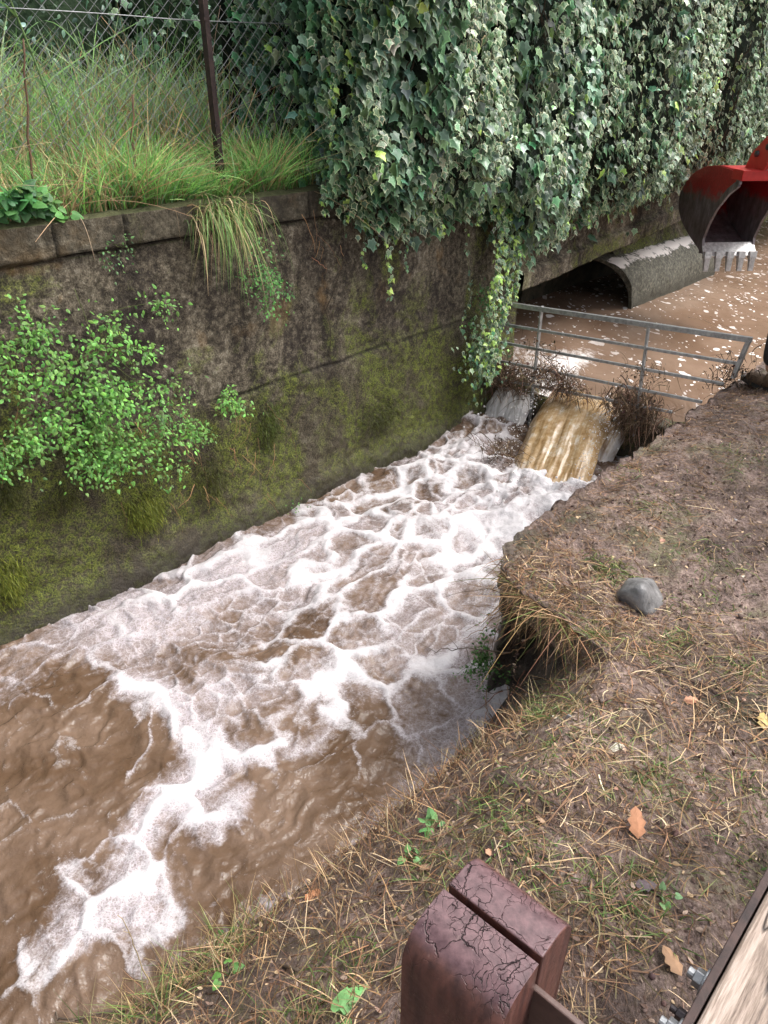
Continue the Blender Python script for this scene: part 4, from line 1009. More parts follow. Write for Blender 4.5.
tangle('debris_clump', 'small knot of leaves and twigs high on the middle post', q((644, 368), (647, 374), (640, 385), (645, 380)), 90, (.03, .10), (.001, .003), (.07, .05, .03))
tangle('debris_clump', 'small knot of leaves on the upper part of the first post', q((537, 344), (539, 350)), 50, (.03, .08), (.001, .003), (.07, .05, .03))
tangle('debris_clump', 'dark debris packed around the foot of the end post on the bank', q((738, 366), (732, 374), (728, 380)), 110, (.03, .12), (.0015, .004), (.05, .032, .02))
tangle('debris_clump', 'loose sticks washed against the thin side fall near the wall corner', [atz(x, y, -.62) for x, y in [(500, 445), (488, 450), (508, 452)]], 60, (.08, .25), (.0015, .004), (.08, .05, .03), hang=.2)

# ------------------------------------------------------------------ excavator reaching in from the right
PH = math.radians(4)
W_ = np.array([math.cos(PH), math.sin(PH), 0]); O_ = np.array([math.sin(PH), -math.cos(PH), 0])
bw = .47; B0 = ata(704, 254, 7.0)      # left end of the cutting lip
ex = thing('excavator', 'red mini excavator reaching its worn toothed bucket in over the water from the right', 'excavator', B0 + O_ * 3.2 + W_ * .25 - UP * .3)
def bp(o_, w_, z_): return B0 + O_ * o_ + W_ * w_ + UP * z_
def plate(x, y):
    r = ray(x, y); p = CAM + r * (np.dot(B0 - CAM, W_) / r.dot(W_)) - B0; return float(p @ O_), float(p[2])
shell = np.array([plate(*v) for v in [(702, 253), (692, 239), (683, 224), (679, 209), (680, 196), (685, 184), (694, 173), (706, 167), (720, 166), (733, 170), (741, 178)]]); tpo, tpz = shell[-1]
# smooth the shell curve
ts = np.linspace(0, 1, 40); tk = np.linspace(0, 1, len(shell)); so = np.interp(ts, tk, shell[:, 0]); sz = np.interp(ts, tk, shell[:, 1])
so[1:-1] = (so[:-2] + 2 * so[1:-1] + so[2:]) / 4; sz[1:-1] = (sz[:-2] + 2 * sz[1:-1] + sz[2:]) / 4
ws = np.linspace(0, bw, 14); SO, WW = np.meshgrid(so, ws, indexing='ij'); SZ, _ = np.meshgrid(sz, ws, indexing='ij')
Vs = B0 + SO[..., None] * O_ + WW[..., None] * W_ + SZ[..., None] * UP
wear = 1.0 - .95 * ss(.10 * tpz, .62 * tpz, SZ) 
bk = mesh_obj('bucket', Vs.reshape(-1, 3), grid_faces(40, 14), M_bucket, attrs={'wear': wear}); sm = bk.modifiers.new('thick', 'SOLIDIFY'); sm.thickness = .014; sm.offset = 0; keep(bk, ex)
# side plates: closed between shell and front edge
front = np.array([(.03, .73), (.00, .66), (-.10, .56), (-.115, .40), (-.07, .22), (.0, .0)])
front = np.array([plate(*v) for v in [(741, 178), (740, 184), (730, 192), (718, 207), (710, 222), (703.5, 238), (702, 253)]])
for w0 in (0, bw):
    poly = np.column_stack([np.concatenate([so, front[1:-1, 0]]), np.concatenate([sz, front[1:-1, 1]])])
    b = MB(); b.prism(poly, B0 + W_ * (w0 - .007), O_, UP, W_ * .014); o = b.build('side_plate', M_bucket, None, False)
    zz = np.array([v.co.z for v in o.data.vertices]) - B0[2]; at = o.data.attributes.new('wear', 'FLOAT', 'POINT'); at.data.foreach_set('value', (.80 - .50 * ss(.4 * tpz, .95 * tpz, zz)).astype(np.float32)); keep(o, bk)
    # reinforcing strip along the opening edge
    b = MB(); ft_ = front; 
    for (o0, z0), (o1, z1) in zip(ft_[:-1], ft_[1:]):
        p0, p1 = bp(o0 - .02, w0, z0), bp(o1 - .02, w0, z1); X = nrm((p1 - p0)[None])[0]
        b.box((p0 + p1) / 2, np.linalg.norm(p1 - p0) / 2 + .006, .011, .028, X, W_, np.cross(X, W_))
    o = b.build('edge_strip', M_bucket, None, False); at = o.data.attributes.new('wear', 'FLOAT', 'POINT'); at.data.foreach_set('value', np.full(len(o.data.vertices), .72, np.float32)); keep(o, bk)
# lip plate and teeth
b = MB(); b.box(bp(-.03, bw / 2, .03), bw / 2 + .01, .07, .010, W_, nrm((UP * .75 - O_ * .7)[None])[0], nrm((UP * .7 + O_ * .75)[None])[0]); o = b.build('cutting_lip', M_tooth, None, False); bevel(o, .003); keep(o, bk)
for i in range(5):
    w0 = .025 + (bw - .05) * i / 4; dn = nrm((-UP * 1.0 + O_ * .20)[None])[0]; fw = np.cross(W_, dn)
    s = bp(.005, w0, .02); b = MB()
    for (t0, hw0, ht0), (t1, hw1, ht1) in [((0, .032, .028), (.06, .031, .026)), ((.05, .026, .022), (.17, .022, .008))]:
        c0, c1 = s + dn * t0, s + dn * t1
        V8 = [c0 + sx * hw0 * W_ + sy * ht0 * fw for sx in (-1, 1) for sy in (-1, 1)] + [c1 + sx * hw1 * W_ + sy * ht1 * fw for sx in (-1, 1) for sy in (-1, 1)]
        b.add(V8, [(0, 1, 3, 2), (4, 6, 7, 5), (0, 4, 5, 1), (2, 3, 7, 6), (0, 2, 6, 4), (1, 5, 7, 3)])
    b.tube(np.array([s + dn * .03 - W_ * .026, s + dn * .03 + W_ * .026]), .006, None, 8)
    o = b.build('tooth', M_tooth, None, False); bevel(o, .003); keep(o, bk)
# torque tube, ears, hitch, dipper arm, boom
BB = B0; B0s = B0 + O_ * (tpo - .08) + UP * (tpz - .76)
def bq(o_, w_, z_): return B0s + O_ * o_ + W_ * w_ + UP * z_
b = MB(); b.box(bp(tpo - .05, bw / 2, tpz + .02), bw / 2 + .012, .09, .04, W_, O_, UP); o = b.build('top_beam', M_red, None, False); bevel(o, .006); keep(o, bk)
for w0 in (.15, .19 + .13):
    b = MB(); b.prism([(-.20, .77), (.08, .77), (.13, .83), (.22, .99), (.16, 1.07), (.05, 1.06), (-.12, .93)], B0s + W_ * w0, O_, UP, W_ * .022); o = b.build('hinge_ear', M_red, None, False); bevel(o, .004); keep(o, bk)
for (po, pz) in ((.13, .99), (-.02, .93)):
    b = MB(); b.tube(np.array([bq(po, .13, pz), bq(po, .37, pz)]), .024, None, 14); o = b.build('pin', M_darksteel); keep(o, bk)
b = MB(); b.prism([(.04, .93), (.0, 1.02), (.10, 1.12), (1.55, 1.78), (1.75, 1.72), (1.68, 1.55), (.25, .90), (.12, .87)], B0s + W_ * .195, O_, UP, W_ * .11); o = b.build('dipper_arm', M_red, None, False); bevel(o, .01); keep(o, ex)
b = MB(); b.prism([(-.06, .90), (-.02, .88), (.30, 1.23), (.26, 1.27)], B0s + W_ * .165, O_, UP, W_ * .022); b.prism([(-.06, .90), (-.02, .88), (.30, 1.23), (.26, 1.27)], B0s + W_ * .312, O_, UP, W_ * .022)
o = b.build('tipping_link', M_red, None, False); bevel(o, .003); keep(o, ex)
b = MB(); b.tube(np.array([bq(.28, .25, 1.25), bq(.75, .25, 1.55)]), .022, None, 12); b.tube(np.array([bq(.70, .25, 1.52), bq(1.25, .25, 1.86)]), .04, None, 14); o = b.build('hydraulic_ram', M_darksteel); keep(o, ex)
b = MB(); b.prism([(1.55, 1.52), (1.75, 1.82), (2.3, 1.9), (3.2, .95), (3.05, .75), (2.2, 1.55), (1.72, 1.5)], B0s + W_ * .175, O_, UP, W_ * .15); o = b.build('boom', M_red, None, False); bevel(o, .012); keep(o, ex)
gz = -B0[2]
b = MB(); b.box(bp(3.75, .25, gz + .80), .75, .55, .27, O_, W_, UP); o = b.build('engine_body', M_red, None, False); bevel(o, .06, 3); keep(o, ex)
b = MB(); b.box(bp(3.65, .40, gz + 1.62), .45, .36, .58, O_, W_, UP); o = b.build('cab', M_glass, None, False); bevel(o, .05, 3); keep(o, ex)
cabo = o; b = MB(); b.box(bp(3.65, .40, gz + 2.23), .50, .40, .04, O_, W_, UP); o = b.build('cab_roof', M_red, None, False); bevel(o, .02, 2); keep(o, cabo)
for w0 in (-.35, .85):
    b = MB(); th_ = np.linspace(0, 2 * math.pi, 29)[:-1]; poly = [(3.75 + .62 * np.sign(math.cos(t)) * (1 if abs(math.cos(t)) > .01 else 0) + .2 * math.cos(t), gz + .22 + .2 * math.sin(t)) for t in th_]
    b.prism(poly, B0 + W_ * (w0 - .11), O_, UP, W_ * .22); o = b.build('track', M_black, None, False); bevel(o, .01); keep(o, ex)
    for j in range(5):
        b = MB(); c = bp(3.25 + .25 * j, w0, gz + .20); b.tube(np.array([c - W_ * .13, c + W_ * .13]), .10, None, 18); oo = b.build('wheel', M_darksteel); keep(oo, o)

# ------------------------------------------------------------------ cover on the bank: straw, grass, litter
def lay_straw(k, af, nf, lmin, lmax, cols, lift=.012, up=.12, wid=(.0012, .0034), dens=None, mb=None):
    a = af(k); n = nf(k)
    if dens is not None: m = rng.random(k) < dens(a, n); a, n = a[m], n[m]
    m = ~((a > 1.86) & (a < 2.3) & (H(a, n) < -.09)); a, n = a[m], n[m]; k = len(a); base = P(a, n, H(a, n) + rn(0, lift, k)); th_ = rng.random(k) * 2 * math.pi
    d0 = np.outer(np.cos(th_), D) + np.outer(np.sin(th_), N)
    L = rn(lmin, lmax, k)
    # follow the ground: aim at the height where the blade ends
    e = base + d0 * L[:, None]; ea, en = e @ D, e @ N; en = np.minimum(en, brink(ea) + .15); dz = np.clip(H(ea, en) - base[:, 2], -.12, .1)
    d0 = d0 * L[:, None]; d0[:, 2] += dz + rn(-.005, .012, k); bf = np.where(rng.random(k) < .3, .3, .10); bendv = np.outer(rng.normal(0, 1, k) * bf, D) + np.outer(rng.normal(0, 1, k) * bf, N) + np.outer(rn(-.1, .0, k), UP)
    d0[:, 2] += rn(0, up, k) * L; bendv[:, 2] -= rn(.5, 1, k) * up * .8
    c = cols[rng.integers(0, len(cols), k)] * np.exp(rng.normal(0, .3, (k, 1)))
    kink = np.cross(nrm(d0), UP) * rng.normal(0, .03, (k, 1))
    v, q, cc = blades(base, d0, L, rn(*wid, k), bendv, c * .8, c * 1.15, 5, side=np.cross(nrm(d0), UP + rng.normal(0, .5, (k, 3))), kink=kink)
    (mb).add(v, q, None, cc)
SC = np.array([(.46, .32, .18), (.33, .20, .10), (.19, .105, .06), (.56, .43, .27), (.11, .06, .04), (.25, .21, .10), (.30, .16, .085), (.15, .085, .05)])
def dens(a, n):
    f = fbm(a * 1.9 + 3, n * 1.9, 55, 4); base = ss(.44, .58, f)
    near = ss(2.6, 1.6, a) * ss(-.9, -.1, n); mud = ss(.55, .0, np.sqrt(((a - 1.05) / 1.0)**2 + ((n + .25) / .5)**2))
    farm = ss(2.4, 3.4, a)
    return np.clip((base * (1 - .75 * farm) + .45 * near + .08) * (.35 + 1.1 * ss(.42, .56, fbm(a * 7, n * 7, 66, 3))) - .8 * mud * (1 - .3 * base), .03, 1)
mb = MB()
lay_straw(23000, lambda k: 0 + rng.random(k) ** 1.3 * 5.6, lambda k: rn(-1.9, 1.42, k), .02, .12, SC, dens=dens, mb=mb)
lay_straw(7500, lambda k: rn(.0, 2.4, k), lambda k: rn(.2, 1.35, k), .03, .14, SC, up=.35, lift=.02, mb=mb, dens=lambda a, n: ss(1.42, 1.25, n) * .9)
lay_straw(2600, lambda k: rn(2.0, 4.9, k), lambda k: brink(3.0) - rng.random(k) ** 1.5 * .5, .03, .12, SC[[1, 2, 4]], mb=mb)
o = mb.build('straw_litter', M_straw, None, False); tag(o, 'cut straw and dead grass lying over the muddy bank', 'straw', kind='stuff')
# fine crumbs, leaf bits and grit
k = 26000; a = rng.random(k) ** 1.2 * 5.2; n = rn(-1.8, 1.48, k); n = np.minimum(n, foot(a) - .25 * (1 - ss(1.95, 2.2, a)) - .0); pos = P(a, n, H(a, n) + .003)
GR = np.array([(.10, .06, .045), (.20, .13, .10), (.30, .22, .17), (.06, .035, .03), (.36, .26, .16)])
cc = GR[rng.integers(0, 5, k)] * np.exp(rng.normal(0, .3, (k, 1))); r = scatter(OVAL, pos, UP + rng.normal(0, .6, (k, 3)), rng.normal(0, 1, (k, 3)), rn(.005, .02, k), cc, cc * 1.2); mb = MB(); mb.add(r[0], None, r[1], r[2])
o = mb.build('leaf_litter', M_straw, None, False); tag(o, 'small crumbs of dead leaf and soil on the bank', 'litter', kind='stuff')
# clods and grit
mb = MB()
for i in range(900):
    a = rn(.2, 5); n = rn(-1.7, min(brink(a), 1.4)); r_ = rn(.003, .009) if i % 12 else rn(.009, .015); w_ = iv1 * (1 + .4 * rng.normal(0, .4, (len(iv1), 1)))
    mb.add(P(a, n, H(np.array(a), np.array(n)) + r_ * .2)[()] + w_ * r_ * [1, 1, .7], None, it1, jit((.14, .095, .08), 1, .35)[0])
o = mb.build('soil_crumbs', M_bark, None, True); tag(o, 'clods and grit scattered on the muddy bank', 'soil', kind='stuff')
# live green grass on the bank
def tuft_pts(list_, k):
    i = rng.integers(0, len(list_), k); c = np.array([an(atz(x, y, -.02)) + (s,) for x, y, s in list_])[i]
    return c[:, 0] + rng.normal(0, 1, k) * c[:, 2], c[:, 1] + rng.normal(0, 1, k) * c[:, 2]
TL = [(660, 655, .05), (560, 655, .05), (605, 570, .05), (620, 575, .05), (655, 775, .06), (640, 790, .05), (680, 640, .04), (520, 855, .04), (650, 895, .05), (600, 900, .05),
      (745, 800, .06), (760, 880, .05), (630, 930, .06), (590, 740, .05), (700, 600, .08), (560, 780, .08), (470, 890, .06), (350, 930, .05), (300, 980, .05), (230, 1000, .06), (430, 830, .05),
      (660, 510, .08), (710, 560, .08), (740, 470, .1), (615, 470, .08), (560, 700, .04), (590, 640, .03), (540, 690, .03), (740, 680, .06), (500, 800, .05)]
k = 5200; ta, tn = tuft_pts(TL, k)
GB = np.array([(.12, .22, .05), (.18, .26, .07), (.09, .16, .04), (.24, .27, .10)])
def bank_blades(name, label, a, n, lmin, lmax, cols, dry, wid=(.0018, .004), hang=0):
    k = len(a); base = P(a, n, H(a, n) - .004); lean = rng.normal(0, 1, (k, 3)); lean[:, 2] = 0
    isd = rng.random(k) < dry; g = np.where(isd[:, None], jit((.40, .30, .15), k, .3), cols[rng.integers(0, len(cols), k)] * np.exp(rng.normal(0, .25, (k, 1))))
    v, q, c = blades(base, UP * .7 + lean * .6 + N * hang, rn(lmin, lmax, k), rn(*wid, k), lean * .35 - UP * .5 + N * hang * .3 - UP * hang, g * .6, g * 1.15, 5); b = MB(); b.add(v, q, None, c)
    o = b.build(name, M_grass, None, False); tag(o, label, 'grass', kind='stuff')
bank_blades('bank_grass', 'sparse green grass sprouting through the muddy bank', ta, tn, .015, .065, GB, .25)
# overhanging dry grass and roots round the washed out hollow
k = 950; a = rn(1.96, 2.2, k); n = .72 + rng.random(k) * .66; n = np.minimum(n, brink(a) - .0); 
base = P(a, n, H(a, n) - .01); g = np.where((rng.random(k) < .2)[:, None], jit((.16, .20, .06), k, .3), jit((.27, .165, .085), k, .45))
d0 = -D * rn(.2, 1, k)[:, None] + UP * rn(-.1, .7, k)[:, None] + N * rng.normal(0, .6, k)[:, None]
v, q, c = blades(base, d0, rn(.05, .22, k), rn(.0018, .004, k), -UP * rn(.2, 1.1, k)[:, None] + rng.normal(0, .25, (k, 3)), g * .6, g * 1.1, 6); b = MB(); b.add(v, q, None, c)
o = b.build('overhanging_grass', M_straw, None, False); tag(o, 'dry grass and roots drooping over the washed out hollow', 'grass', kind='stuff')
mb = MB()
for i in range(90):
    a = rn(1.9, 2.15); n = rn(.8, 1.38); z0 = H(np.array(a), np.array(n)) - rn(.02, .12); c = P(a, n, z0)[()]; L = rn(.08, .3); m = np.linspace(0, 1, 9)[:, None]
    d_ = nrm((-D * rn(.1, .8) - UP * rn(.1, .8) + N * rng.normal(0, .7))[None])[0]
    mb.tube(c + d_ * L * m + rng.normal(0, .2, 3) * L * m**2 + rng.normal(0, .004, (9, 3)), .002, .0008, 4, jit((.16, .09, .05), 1, .4)[0])
o = mb.build('roots', M_bark); tag(o, 'thin roots dangling in the washed out hollow', 'roots', kind='stuff')

# plants and twigs at the edge
def gp(x, y, z=None):
    """point of the bank surface seen at a pixel"""
    r = ray(x, y); best = None
    for t_ in np.arange(1.2, 7, .004):
        p = CAM + r * t_; a, n = an(p)
        if p[2] <= float(H(np.array(a), np.array(n))): return p
    return atz(x, y, 0)
def sprig(x, y, k, spread, size, lab, col, tmpl=HEART, stems=5, h=.05, p=None):
    c = gp(x, y) if p is None else p
    root = thing('seedling', lab, 'seedling', c, 'small leafy plants on the bank'); b = MB(); b2 = MB()
    for s in range(k):
        e = c + np.array([rng.normal(0, spread), rng.normal(0, spread), rn(.3, 1) * h]); m = np.linspace(0, 1, 6)[:, None]
        b2.tube(c + (e - c) * m + UP * .01 * np.sin(m * 3), .0012, .0007, 4, (.12, .20, .06)); cc = jit(col, 1, .2)
        r = scatter(tmpl, e[None], (UP + rng.normal(0, .35, 3))[None], (e - c)[None] * [1, 1, 0] + .001, rn(*size, 1), cc, cc * 1.2); b.add(r[0], None, r[1], r[2])
    o = b.build('leaves', M_green, None, False); keep(o, root); o = b2.build('stems', M_bark); keep(o, root)
sprig(432, 830, 9, .025, (.022, .036), 'bright green seedling on the bank edge above the post', (.16, .36, .12))
sprig(408, 862, 7, .022, (.018, .03), 'small bright seedling just left of the top of the wooden post', (.14, .30, .10))
sprig(230, 975, 7, .03, (.02, .034), 'bright broad leafed seedling at the water edge in the bottom left', (.14, .34, .08))
sprig(340, 1016, 4, .02, (.04, .06), 'large pale green leaf plant at the bottom edge left of the post', (.20, .46, .17), h=.03)
sprig(228, 940, 5, .02, (.018, .026), 'tiny seedling in straw above the bottom left seedling', (.12, .30, .08))
sprig(660, 900, 5, .02, (.012, .02), 'little pale plant in the mud right of the post', (.16, .28, .12))
c = P(2.13, 1.40, -.52)[()]
root = thing('edge_weed', 'feathery green weed hanging over the water on the broken wall end', 'weed', c); b = MB(); b2 = MB()
for s in range(26):
    e = c + np.array([rng.normal(-.03, .06), rng.normal(-.03, .05), rng.normal(-.02, .09)]); m = np.linspace(0, 1, 7)[:, None]; path = c + (e - c) * m + N * .02 * np.sin(m * 3); b2.tube(path, .0012, .0006, 4, (.08, .12, .04))
    k = 22; pos = path[rng.integers(2, 7, k)] + rng.normal(0, .014, (k, 3)); cc = jit((.07, .16, .04), k, .35); r = scatter(OVAL, pos, UP + rng.normal(0, .5, (k, 3)), rng.normal(0, 1, (k, 3)), rn(.008, .018, k), cc, cc * 1.2); b.add(r[0], None, r[1], r[2])
o = b.build('leaves', M_green, None, False); keep(o, root); o = b2.build('stems', M_bark); keep(o, root)
def branch(pts, r, lab, twigs=6, col=(.10, .075, .055), name='fallen_branch', tl=.12):
    pts = np.array(pts); m = np.linspace(0, 1, 16); tk = np.linspace(0, 1, len(pts)); path = np.stack([np.interp(m, tk, pts[:, i]) for i in range(3)], 1) + rng.normal(0, .004, (16, 3))
    b = MB(); b.tube(path, r, r * .4, 6, col)
    for i in range(twigs):
        j = rng.integers(4, 16); s = path[j]; d_ = nrm(((path[-1] - path[0]) * .6 + rng.normal(0, .35, 3) * np.linalg.norm(path[-1] - path[0]))[None])[0]; mm = np.linspace(0, 1, 6)[:, None]
        b.tube(s + d_ * rn(.3, 1) * tl * mm + rng.normal(0, .002, (6, 3)), r * .45, r * .15, 5, col)
    tag(b.build(name, M_bark), lab, 'branch')
branch([gp(508, 658) + UP * .02, atz(470, 648, -.42), atz(432, 650, -.50)], .0035, 'thin dead twig reaching out over the foam from the broken wall end', 7, tl=.10)
branch([gp(230, 965), atz(170, 1000, -.74), atz(60, 1020, -.76)], .007, 'dark branch lying in the water edge at the bottom left', 5)
branch([gp(300, 975) + UP * .02, atz(240, 960, -.68), atz(160, 965, -.70)], .005, 'thin branch reaching from the straw into the water at the bottom left', 6)
branch([gp(160, 1005), atz(140, 960, -.50), atz(118, 912, -.30)], .0025, 'pale upright straw stalk at the bottom left water edge', 2, (.34, .26, .14), 'dry_stalk', .06)
k = 900; ta, tn = rn(.15, .75, k), rn(1.15, 1.5, k); bank_blades('water_edge_grass', 'thin green and straw grass at the water edge in the bottom left', ta, tn, .05, .16, GB, .45)

M_dstone = m_simple('wet_dark_stone', (.06, .06, .062), (.24, .235, .235), 16, .4, 0, .6, .012)
# rock and stones
def rock(x, y, rx, ry, rz, lab, mat=M_stone, name='rock', grp=None, seed=0, sink=.35, cat='rock'):
    c = gp(x, y); b = bmesh.new(); r3 = np.random.default_rng(seed); hp = nrm(r3.normal(0, 1, (13 if rx > .04 else 10, 3)))
    for p_ in hp: b.verts.new(p_)
    hull = bmesh.ops.convex_hull(b, input=b.verts[:]); loose = [v_ for v_ in b.verts if not v_.link_faces]; bmesh.ops.delete(b, geom=loose, context='VERTS')
    bmesh.ops.triangulate(b, faces=b.faces[:])
    if rx > .04: bmesh.ops.subdivide_edges(b, edges=b.edges[:], cuts=5, use_grid_fill=True); bmesh.ops.triangulate(b, faces=b.faces[:]); [bmesh.ops.smooth_vert(b, verts=b.verts[:], factor=.5, use_axis_x=True, use_axis_y=True, use_axis_z=True) for _ in range(3)]
    b.verts.ensure_lookup_table(); b.verts.index_update(); v = np.array([q.co for q in b.verts]); f_ = np.array([[q.index for q in f.verts] for f in b.faces]); b.free()
    v = v * (1 + .10 * (fbm(v[:, 0] * 3 + seed, v[:, 1] * 3, v[:, 2] * 3, 4)[:, None] - .5)); V = c + (v * [rx, ry, rz]) + UP * rz * (1 - 2 * sink) * .6
    o = mesh_obj(name, V, f_, mat, smooth=rx > .04); return tag(o, lab, cat, grp)
rock(647, 602, .13, .10, .13, 'grey angular rock standing on the bank beside the washed out hollow', seed=5, sink=.2, mat=M_dstone)
M_pink = m_simple('brick_crumb', (.34, .17, .12), (.52, .30, .22), 40, .85, 0, .4)
M_pale = m_simple('pale_tile', (.45, .42, .34), (.66, .62, .52), 40, .8, 0, .3)
G_ = 'small stones lying on the bank'
for i, (x, y, s, mt, lab) in enumerate([(574, 740, .020, M_pink, 'pink brick chip beside the pale flat shard'), (662, 541, .018, M_pink, 'orange brick chip on the far part of the bank above the rock'), (617, 748, .024, M_pale, 'pale flat stone shard on the bank below the hollow'),
                      (629, 551, .013, M_pale, 'small pale pebble above the grey rock'), (616, 789, .013, M_pink, 'pink pebble below the pale shard'), (743, 577, .013, M_pale, 'pale pebble near the right edge level with the rock'),
                      (570, 718, .018, M_stone, 'grey pebble just above the pink brick chip'), (556, 718, .016, M_pale, 'tan pebble at the edge of the slope left of the grey pebble'), (735, 520, .014, M_stone, 'grey pebble on the far bank near the right edge')]):
    rock(x, y, s, s * .75, s * .4, lab, mt, 'stone', G_, i + 10, .3, 'stone')
# fallen leaves
def dleaf(x, y, size, col, lab, rot, tilt=.3):
    c = gp(x, y) + UP * .012; dirv = np.array([math.cos(rot), math.sin(rot), 0]); tm = leaf_template(np.array([(0, .04), (.16, -.1), (.30, -.22), (.22, -.36), (.33, -.52), (.2, -.66), (.2, -.82), (0, -1.0)]), -.5, .6)
    cc = np.array([col]); v, t_, c_ = scatter(tm, c[None] - dirv * size * .5, (UP + rng.normal(0, tilt, 3))[None], dirv[None], np.array([size]), cc, cc * .85, np.array([1.4]))
    v = v + UP * 0; o = mesh_obj('fallen_leaf', v, t_, M_straw, None, c_, False); s_ = o.modifiers.new('t', 'SOLIDIFY'); s_.thickness = .0008; tag(o, lab, 'leaf', 'dead leaves lying on the bank')
for a_ in [(634, 828, .075, (.50, .24, .13), 'largest curled tan leaf on the mud right of centre', 1.5), (313, 897, .06, (.52, .24, .12), 'orange leaf lying on the straw at the water edge', .8), (690, 703, .045, (.52, .26, .16), 'orange leaf on the bank right of the pale shard', .1),
           (491, 853, .034, (.50, .28, .18), 'small orange leaf just behind the wooden post', .5), (762, 724, .06, (.55, .40, .16), 'yellow leaf at the right edge of the photo', 1.2), (670, 965, .06, (.40, .24, .14), 'brown curled leaf beside the timber handrail bolts', 2.0),
           (645, 888, .05, (.16, .12, .13), 'dark slate coloured leaf on the wet mud', .0), (540, 822, .03, (.42, .28, .18), 'tiny brown leaf between the seedling and the largest leaf', 2.2), (425, 870, .03, (.36, .22, .14), 'tiny brown leaf left of the post top', .3), (574, 758, .02, (.5, .3, .2), 'tiny pink brown leaf under the brick chip', 1)]: dleaf(*a_)

# ------------------------------------------------------------------ timber post in two halves with its cross rail
g = atz(541, 961, 1.0) - atz(446, 886, 1.0); g[2] = 0; Lg = np.linalg.norm(g); g /= Lg; qd = np.array([-g[1], g[0], 0.0])
if qd[1] < 0: qd = -qd
po = (atz(541, 961, 1.0) + atz(446, 886, 1.0)) / 2
ps = thing('timber_post', 'dark brown cracked timber post in two rounded halves at the bottom of the photo', 'post', [po[0], po[1], 0])
def half(sgn, w, gap=.0035):
    # profile across: flat by the gap, rounded outer shoulder, straight down
    r = .042; pr = [(gap, -.15 - 1.0), (gap, 0)]
    pr += [(w - r + r * math.sin(t_), -r + r * math.cos(t_) - .004 * 0) for t_ in np.linspace(0, math.pi / 2, 12)] + [(w, -1.15)]
    pr = np.array(pr); pr[:, 0] *= sgn
    if sgn < 0: pr = pr[::-1]
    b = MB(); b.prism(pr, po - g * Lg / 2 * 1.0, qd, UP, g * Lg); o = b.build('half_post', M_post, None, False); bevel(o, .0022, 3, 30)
    for p_ in o.data.polygons: p_.use_smooth = True
    ws_ = o.modifiers.new('wn', 'WEIGHTED_NORMAL'); return keep(o, ps)
half(1, .066); half(-1, .068)
M_brown = m_simple('brown_wet_board', (.05, .028, .024), (.13, .075, .06), 25, .5, 0, .3)
# cross rail through the slot
cr_ = thing('steel_cross_rail', 'thin dark flat rail running from the slot of the post to the lower right', 'rail', po + g * (Lg / 2 + .2) - UP * .2)
b = MB(); c = po + g * .36 - UP * (.055 + .04); b.box(c, .33, .0034, .05, g, qd, UP); o = b.build('rail_bar', M_brown, None, False)
bevel(o, .0015); keep(o, cr_)
# end block below the gap
b = MB(); b.box(po + g * (Lg / 2 - .02) - UP * .45, .02, .0032, .30, g, qd, UP); o = b.build('spacer', M_post, None, False); keep(o, ps)

# ------------------------------------------------------------------ weathered timber handrail with steel plate and bolts
hz = .93
e0, e1 = atz(768, 880, hz), atz(690, 1024, hz); bd = e0 - e1; bd[2] = 0; bd /= np.linalg.norm(bd); bs = np.array([bd[1], -bd[0], 0.0])   # bs: to the right
hr = thing('timber_handrail', 'weathered timber handrail with a dark steel edge plate in the bottom right corner', 'handrail', [*(e0 + bs * .1)[:2], 0])
mid = (e0 + e1) / 2; bh, bw_ = .05, .09
me_o = MB(); me_o.box((0, 0, 0), 1.1, bw_, bh); o = me_o.build('beam', M_beam, None, False); bevel(o, .006, 3)
o.matrix_world = Matrix(((bd[0], bs[0], 0, 0), (bd[1], bs[1], 0, 0), (0, 0, 1, 0), (0, 0, 0, 1))); o.location = tuple(mid + bd * .25 + bs * (bw_ + .004) - UP * bh)
# (bd, bs, up) is left handed: use -up -> rotate instead
ang = math.atan2(bd[1], bd[0]); o.matrix_world = Matrix.Translation(Vector(mid + bd * .25 + bs * (bw_ + .004) - UP * bh)) @ Matrix.Rotation(ang, 4, 'Z')
mw = o.matrix_world.copy(); o.parent = hr; o.matrix_parent_inverse = Matrix.Translation(hr.location).inverted()
b = MB(); b.box(mid + bd * .0 - bs * .002 - UP * .05, .85, .0042, .05, bd, bs, UP); o = b.build('steel_plate', M_iron, None, False); bevel(o, .001); keep(o, hr); pl_ = o
for (x, y) in [(682, 966), (662, 1022), (672, 1008)]:
    small = (x == 672); c = atz(x, y, hz - .045 - (.03 if small else 0)); s = c @ bs - (mid @ bs); c = c - bs * (s + .006) ; b = MB()
    r_ = .007 if small else .0105
    b.tube(np.array([c, c - bs * .004]), r_ * 1.5, None, 20); b.tube(np.array([c - bs * .004, c - bs * .013]), r_, None, 6); b.tube(np.array([c - bs * .013, c - bs * .020]), r_ * .55, None, 14)
    o = b.build('bolt', M_darksteel if small else M_bolt, None, False); bevel(o, .0008, 2); keep(o, pl_)
for s_ in (-.6, 1.1):
    b = MB(); b.box(mid + bd * s_ + bs * .1 + UP * ((hz - .1) / 2 - hz - .0), .05, .05, (hz - .1) / 2 + .05, bd, bs, UP); o = b.build('leg', M_beam, None, False); bevel(o, .005); keep(o, hr)

